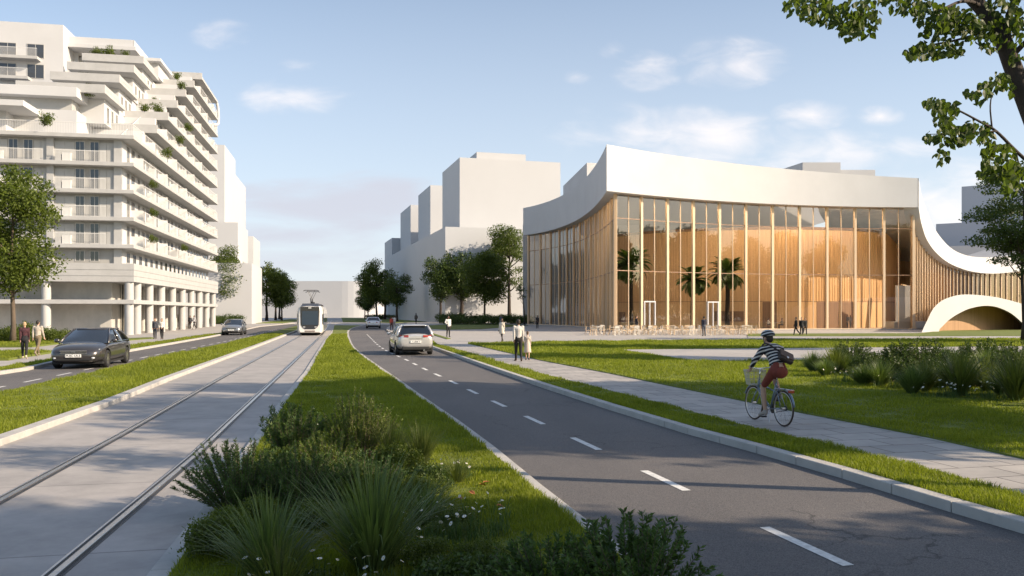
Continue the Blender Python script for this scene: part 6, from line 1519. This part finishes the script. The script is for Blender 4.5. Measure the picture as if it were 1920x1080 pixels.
# ---------------------------------------------------------------- cyclist
bk0 = Vector(G(1469, 800, .075)); hd_b = Vector((-.235, .972, 0)).normalized(); brz = face_to(hd_b.x, hd_b.y)
BK = thing('bicycle', 'pale blue city bicycle with cream wire basket and red tail light', 'bicycle', (bk0.x, bk0.y, .075), brz)
blue = pmat('frame_blue', (.19, .24, .31), .3, .5, coat=.5); cream = pmat('basket_cream', (.58, .53, .40), .7); rub = pmat('tyre_brown', (.045, .028, .022), .7)
WB, WR = 1.04, .335
def bwheel(y):
    b = MB(); n = 40
    vs = []; fs = []
    for i in range(n):
        a = 2*math.pi*i/n
        for j in range(8):
            q = 2*math.pi*j/8; r_ = WR-.016+.016*math.cos(q); vs.append((.016*math.sin(q), r_*math.cos(a), r_*math.sin(a)))
    for i in range(n):
        for j in range(8): fs.append((i*8+j, i*8+(j+1) % 8, ((i+1) % n)*8+(j+1) % 8, ((i+1) % n)*8+j))
    b.add(vs, fs); w = b.build('wheel', rub, BK, smooth=True); w.location = (0, y, WR)
    b = MB(); vs = []; fs = []
    for i in range(n):
        a = 2*math.pi*i/n
        for j, (x, r_) in enumerate(((-.011, WR-.030), (.011, WR-.030), (.009, WR-.044), (-.009, WR-.044))): vs.append((x, r_*math.cos(a), r_*math.sin(a)))
    for i in range(n):
        for j in range(4): fs.append((i*4+j, i*4+(j+1) % 4, ((i+1) % n)*4+(j+1) % 4, ((i+1) % n)*4+j))
    b.add(vs, fs); b.build('rim', M['steel'], w, smooth=True)
    b = MB()
    for i in range(28):
        a = 2*math.pi*i/28; a2 = a+(.35 if i % 2 else -.35); s = .028 if i % 4 < 2 else -.028
        b.tube([(s, .02*math.cos(a2), .02*math.sin(a2)), (0, (WR-.04)*math.cos(a), (WR-.04)*math.sin(a))], .0010, 3, False)
    b.build('spokes', M['dark'], w)
    b = MB(); b.lathe([(.022, -.045), (.022, .045)], 10, axis='x'); b.build('hub', M['steel'], w)
    b = MB(); arc = [R(q) for q in ((20, 170) if y < .5 else (25, 150))]; pts = []
    for i in range(15):
        a = arc[0]+(arc[1]-arc[0])*i/14; pts.append((0, y+(WR+.022)*math.cos(a), WR+(WR+.022)*math.sin(a)))
    b.tube(pts, .018, 6); b.build('mudguard', blue, BK, smooth=True)
bwheel(0.0); bwheel(WB)
bb = Vector((0, .44, .285)); st_ = Vector((0, .24, .80)); ht = Vector((0, .84, .80)); hb = Vector((0, .89, .60)); fa = Vector((0, WB, WR)); ra = Vector((0, 0, WR))
b = MB(); b.tube([bb, st_], .017, 8); b.tube([bb, hb+Vector((0, 0, .02))], .020, 8); b.tube([st_+Vector((0, .02, -.18)), ht+Vector((0, .02, -.06))], .014, 8); b.tube([ht, hb], .019, 8)
for s in (-1, 1):
    b.tube([bb+Vector((s*.02, 0, 0)), ra+Vector((s*.055, 0, 0))], .010, 6); b.tube([st_+Vector((s*.012, 0, -.05)), ra+Vector((s*.055, 0, 0))], .009, 6); b.tube([hb+Vector((s*.02, 0, 0)), (s*.05, .93, .50), fa+Vector((s*.05, 0, 0))], .011, 6)
b.build('frame', blue, BK, smooth=True)
b = MB(); b.tube([st_, st_+Vector((0, -.035, .13))], .013, 8); b.build('seat_post', M['chrome'], BK, smooth=True)
b = MB(); b.ball((0, .14, .955), (.085, .10, .032)); b.capsule((0, .18, .955), (0, .35, .962), .050, .022); b.build('saddle', M['black'], BK, smooth=True)
b = MB(); b.tube([ht, ht+Vector((0, -.03, .22))], .013, 8); b.tube(smooth([Vector(p) for p in ((-.29, .66, 1.045), (-.25, .74, 1.05), (-.12, .83, 1.03), (0, .83, 1.02), (.12, .83, 1.03), (.25, .74, 1.05), (.29, .66, 1.045))], 2), .011, 8); hb_ = b.build('handlebar', M['chrome'], BK, smooth=True)
for s in (-1, 1):
    b = MB(); b.capsule((s*.292, .655, 1.045), (s*.262, .725, 1.05), .016, .016); b.build('grip', M['black'], hb_, smooth=True)
b = MB(); y0, y1, zb_, zt_ = .90, 1.18, .70, .98
def rr_(x, yA, yB, z): return [(-x, yA, z), (x, yA, z), (x*1.02, (yA+yB)/2, z), (x*.8, yB, z), (-x*.8, yB, z), (-x*1.02, (yA+yB)/2, z), (-x, yA, z)]
for z, f in ((zt_, 1), (zt_-.02, 1), (.89, .94), (.80, .88), (zb_, .80)): b.tube(rr_(.19*f, y0, y0+(y1-y0)*f, z), .007 if z > .95 else .005, 5)
for i in range(26):
    q = i/26*6; k = int(q); lo_, hi_ = rr_(.19*.8, y0, y0+(y1-y0)*.8, zb_), rr_(.19, y0, y1, zt_); p = Vector(lo_[k]).lerp(Vector(lo_[k+1]), q-k); e = Vector(hi_[k]).lerp(Vector(hi_[k+1]), q-k); b.tube([p, e], .006, 4)
for i in range(5): x = -.13+i*.065; b.tube([(x, y0, zb_), (x, y0+.2, zb_)], .005, 4)
b.build('basket', cream, BK)
b = MB(); b.tube([(-.06, .20, .69), (-.06, -.22, .70)], .006, 6); b.tube([(.06, .20, .69), (.06, -.22, .70)], .006, 6)
for i in range(5): b.tube([(-.06, .12-i*.08, .695), (.06, .12-i*.08, .695)], .005, 5)
for s in (-1, 1): b.tube([(s*.06, -.02, .70), (s*.06, 0, WR)], .006, 6)
b.build('rear_rack', M['chrome'], BK)
b = MB(); b.box(-.055, .055, -.28, -.22, .64, .70); b.build('tail_light', M['lamp_red'], BK, bevel=.012)
b = MB(); b.lathe([(.092, .040), (.092, .046), (.03, .05)], 24, tuple(bb), axis='x'); b.tube([bb+Vector((.05, 0, .085)), ra+Vector((.05, 0, .035))], .006, 5); b.tube([bb+Vector((.05, 0, -.085)), ra+Vector((.05, 0, -.035))], .006, 5); b.lathe([(.045, .045), (.045, .055)], 14, tuple(ra), axis='x'); b.build('chain', M['dark'], BK)
pl_, pr_ = bb+Vector((-.07, .055, -.155)), bb+Vector((.07, -.055, .155))
b = MB(); b.tube([bb+Vector((-.06, 0, 0)), pl_], .011, 6); b.tube([bb+Vector((.06, 0, 0)), pr_], .011, 6); b.tube([bb-Vector((.06, 0, 0)), bb+Vector((.06, 0, 0))], .018, 8); b.build('crank', M['steel'], BK)
for p, s in ((pl_, -1), (pr_, 1)):
    b = MB(); b.box(p.x+min(0, s*.10), p.x+max(0, s*.10), p.y-.045, p.y+.045, p.z-.012, p.z+.012); b.build('pedal', M['black'], BK, bevel=.006)
b = MB(); b.tube([(-.05, .42, .24), (-.10, .32, .03)], .008, 5); b.build('kickstand', M['steel'], BK)
# rider
def stripes(name, ax, off, per, c1, c2, dark_above=None):
    m, nd, ln, bs = newmat(name); tc = nd.new('ShaderNodeTexCoord'); d = nd.new('ShaderNodeVectorMath'); d.operation = 'DOT_PRODUCT'; ln.new(tc.outputs['Object'], d.inputs[0]); d.inputs[1].default_value = ax
    a = nd.new('ShaderNodeMath'); a.operation = 'MULTIPLY_ADD'; ln.new(d.outputs['Value'], a.inputs[0]); a.inputs[1].default_value = 1/per; a.inputs[2].default_value = off
    f = nd.new('ShaderNodeMath'); f.operation = 'FRACT'; ln.new(a.outputs[0], f.inputs[0]); g = nd.new('ShaderNodeMath'); g.operation = 'GREATER_THAN'; ln.new(f.outputs[0], g.inputs[0]); g.inputs[1].default_value = .60
    x = nd.new('ShaderNodeMix'); x.data_type = 'RGBA'; ln.new(g.outputs[0], x.inputs['Factor']); x.inputs[6].default_value = (*c1, 1); x.inputs[7].default_value = (*c2, 1); ln.new(x.outputs[2], bs.inputs['Base Color']); bs.inputs['Roughness'].default_value = .85; return m
J = dict(pel=(0, .15, 1.03), wst=(0, .23, 1.20), chs=(0, .38, 1.38), nk=(0, .46, 1.50), hd=(0, .545, 1.625), look=(-.25, 1, -.10),
         L=((-.092, .18, 1.00), (-.125, .50, .70), (-.115, .44, .235), (-.12, .60, .165)), R=((.092, .18, 1.00), (.125, .52, .88), (.115, .30, .545), (.12, .455, .47)),
         aL=((-.185, .40, 1.42), (-.29, .52, 1.20), (-.285, .63, 1.085)), aR=((.185, .40, 1.42), (.29, .52, 1.20), (.285, .63, 1.085)))
st_m = stripes('striped_jersey', (0, .45, .89), .35, .062, (.018, .018, .026), (.66, .63, .60))
CY = figure('person cycling away in a navy and white striped top and rust coloured shorts', (bk0.x, bk0.y, .075), brz, 1.75, st_m, (.205, .042, .026), SKIN, 'dark', J=J, legs_bare=True, shoes=(.33, .29, .26), vox=.0095, group='cyclist')
del CY['group']
hm_ = stripes('helmet_shell', (0, .35, .94), .1, .062, (.025, .025, .032), (.62, .62, .62))
rot = Vector((0, 1, 0)).rotation_difference(Vector((-.25, 1, -.10)).normalized()).to_matrix().to_4x4(); hc = Vector(J['hd'])
b = MB(); vs = []; n = 20; kk = 8
for i in range(kk+1):
    a = R(90)*(1-i/kk*1.08)
    for j in range(n):
        q = 2*math.pi*j/n; vs.append(hc+rot@Vector((.105*math.cos(a)*math.cos(q), -.012+.135*math.cos(a)*math.sin(q), .052+.098*math.sin(a))))
b.add(vs, [(i*n+j, i*n+(j+1) % n, (i+1)*n+(j+1) % n, (i+1)*n+j) for i in range(kk) for j in range(n)] + [tuple(range(n))])
hel = b.build('helmet', hm_, CY, smooth=True); so = hel.modifiers.new('s', 'SOLIDIFY'); so.thickness = .016; so.offset = -.5
b = MB()
for s in (-1, 1): b.tube([hc+rot@Vector((s*.098, .02, .05)), hc+rot@Vector((s*.076, .03, -.05)), hc+rot@Vector((s*.02, .07, -.115))], .006, 5)
b.build('strap', M['black'], hel)
BG = thing('shoulder_bag', 'dark brown leather shoulder bag slung across the back of the cyclist', 'bag', (bk0.x, bk0.y, .075), brz)
lea = pmat('bag_leather', (.040, .026, .020), .6, var=.3, vscale=12); lea2 = pmat('bag_flap', (.11, .062, .040), .55, var=.3, vscale=12)
Bm = Matrix.Translation((.10, .095, 1.275)) @ Matrix.Scale(.84, 4) @ Matrix.Rotation(R(24), 4, 'Y') @ Matrix.Rotation(R(-42), 4, 'X')
b = MB(); b.box(-.175, .175, -.055, .055, -.125, .125, Bm); b.build('pouch', lea, BG, bevel=.03, smooth=True)
b = MB(); b.box(-.18, .18, -.075, -.05, -.06, .135, Bm); b.build('flap', lea2, BG, bevel=.012)
b = MB(); b.box(-.025, .025, -.085, -.07, -.085, -.03, Bm); b.build('buckle', M['steel'], BG, bevel=.004)
b = MB(); pp = smooth([Bm @ Vector((-.16, 0, .12)), Vector((-.07, .16, 1.44)), Vector((-.155, .33, 1.545)), Vector((-.19, .45, 1.49)), Vector((-.10, .52, 1.36)), Vector((.06, .42, 1.22)), Vector((.165, .24, 1.17)), Bm @ Vector((.17, 0, -.02))], 2)
for p, q in zip(pp, pp[1:]): b.capsule(p, q, .019, .019, 6)
remesh('strap', b, .009, [lea], BG, 2)

# ================================================================ CAFE TERRACE
ch = MB()
for x in (-.19, .19):
    ch.tube([(x, -.19, .86), (x, -.20, .45), (x, -.23, 0)], .017, 5); ch.tube([(x, .19, .45), (x, .21, 0)], .017, 5)
ch.box(-.21, .21, -.21, .21, .435, .465); ch.box(-.20, .20, -.215, -.185, .70, .87); ch.box(-.20, .20, -.21, -.19, .58, .62)
chm = ch.mesh('cafe_chair'); chm.materials.append(pmat('chair_wood', (.62, .45, .28), .5)); chw = chm.copy(); chw.materials.clear(); chw.materials.append(pmat('chair_cream', (.74, .68, .58), .5))
tb = MB(); tb.box(-.36, .36, -.36, .36, .725, .755); tb.lathe([(.03, .03), (.03, .72)], 8); tb.lathe([(.22, 0), (.20, .03)], 12)
tbm = tb.mesh('cafe_table'); tbm.materials.append(pmat('table_top', (.72, .66, .57), .4))
rc = random.Random(4)
clab = ['pale cafe chair on the terrace in front of the glass facade']
for r_ in range(3):
    for c in range(9):
        x = 8.0+c*1.82+rc.uniform(-.12, .12)+r_*.55; y = 77.6+r_*2.9+rc.uniform(-.2, .2)
        t = link_mesh('cafe_table', tbm, None, (), (x, y, 0)); t.rotation_euler = (0, 0, rc.uniform(-.2, .2)); tag(t, 'square pale cafe table on the terrace in front of the glass facade', 'table', 'cafe tables')
        for k in range(4):
            if rc.random() < .12: continue
            a = k*math.pi/2 + rc.uniform(-.25, .25); d = .62+rc.uniform(-.05, .16)
            w = rc.random() < .4
            o = link_mesh('cafe_chair', chw if w else chm, None, (), (x+math.sin(a)*d, y-math.cos(a)*d, 0)); o.rotation_euler = (0, 0, a); tag(o, 'cream cafe chair on the terrace in front of the glass facade' if w else 'wooden cafe chair on the terrace in front of the glass facade', 'chair', 'cream cafe chairs' if w else 'wooden cafe chairs')
# a table for the two seated people indoors
t = link_mesh('cafe_table', tbm, None, (), ((s1.x+s2.x)/2, 102.25, .1)); tag(t, 'small table indoors between the two seated people', 'table')
for s_, rz_ in ((s1, R(-90)), (s2, R(90))):
    o = link_mesh('cafe_chair', chm, None, (), (s_.x, 102.2, .1)); o.rotation_euler = (0, 0, rz_); tag(o, 'wooden chair indoors under the person on the %s of the small table' % ('left' if s_ is s1 else 'right'), 'chair')
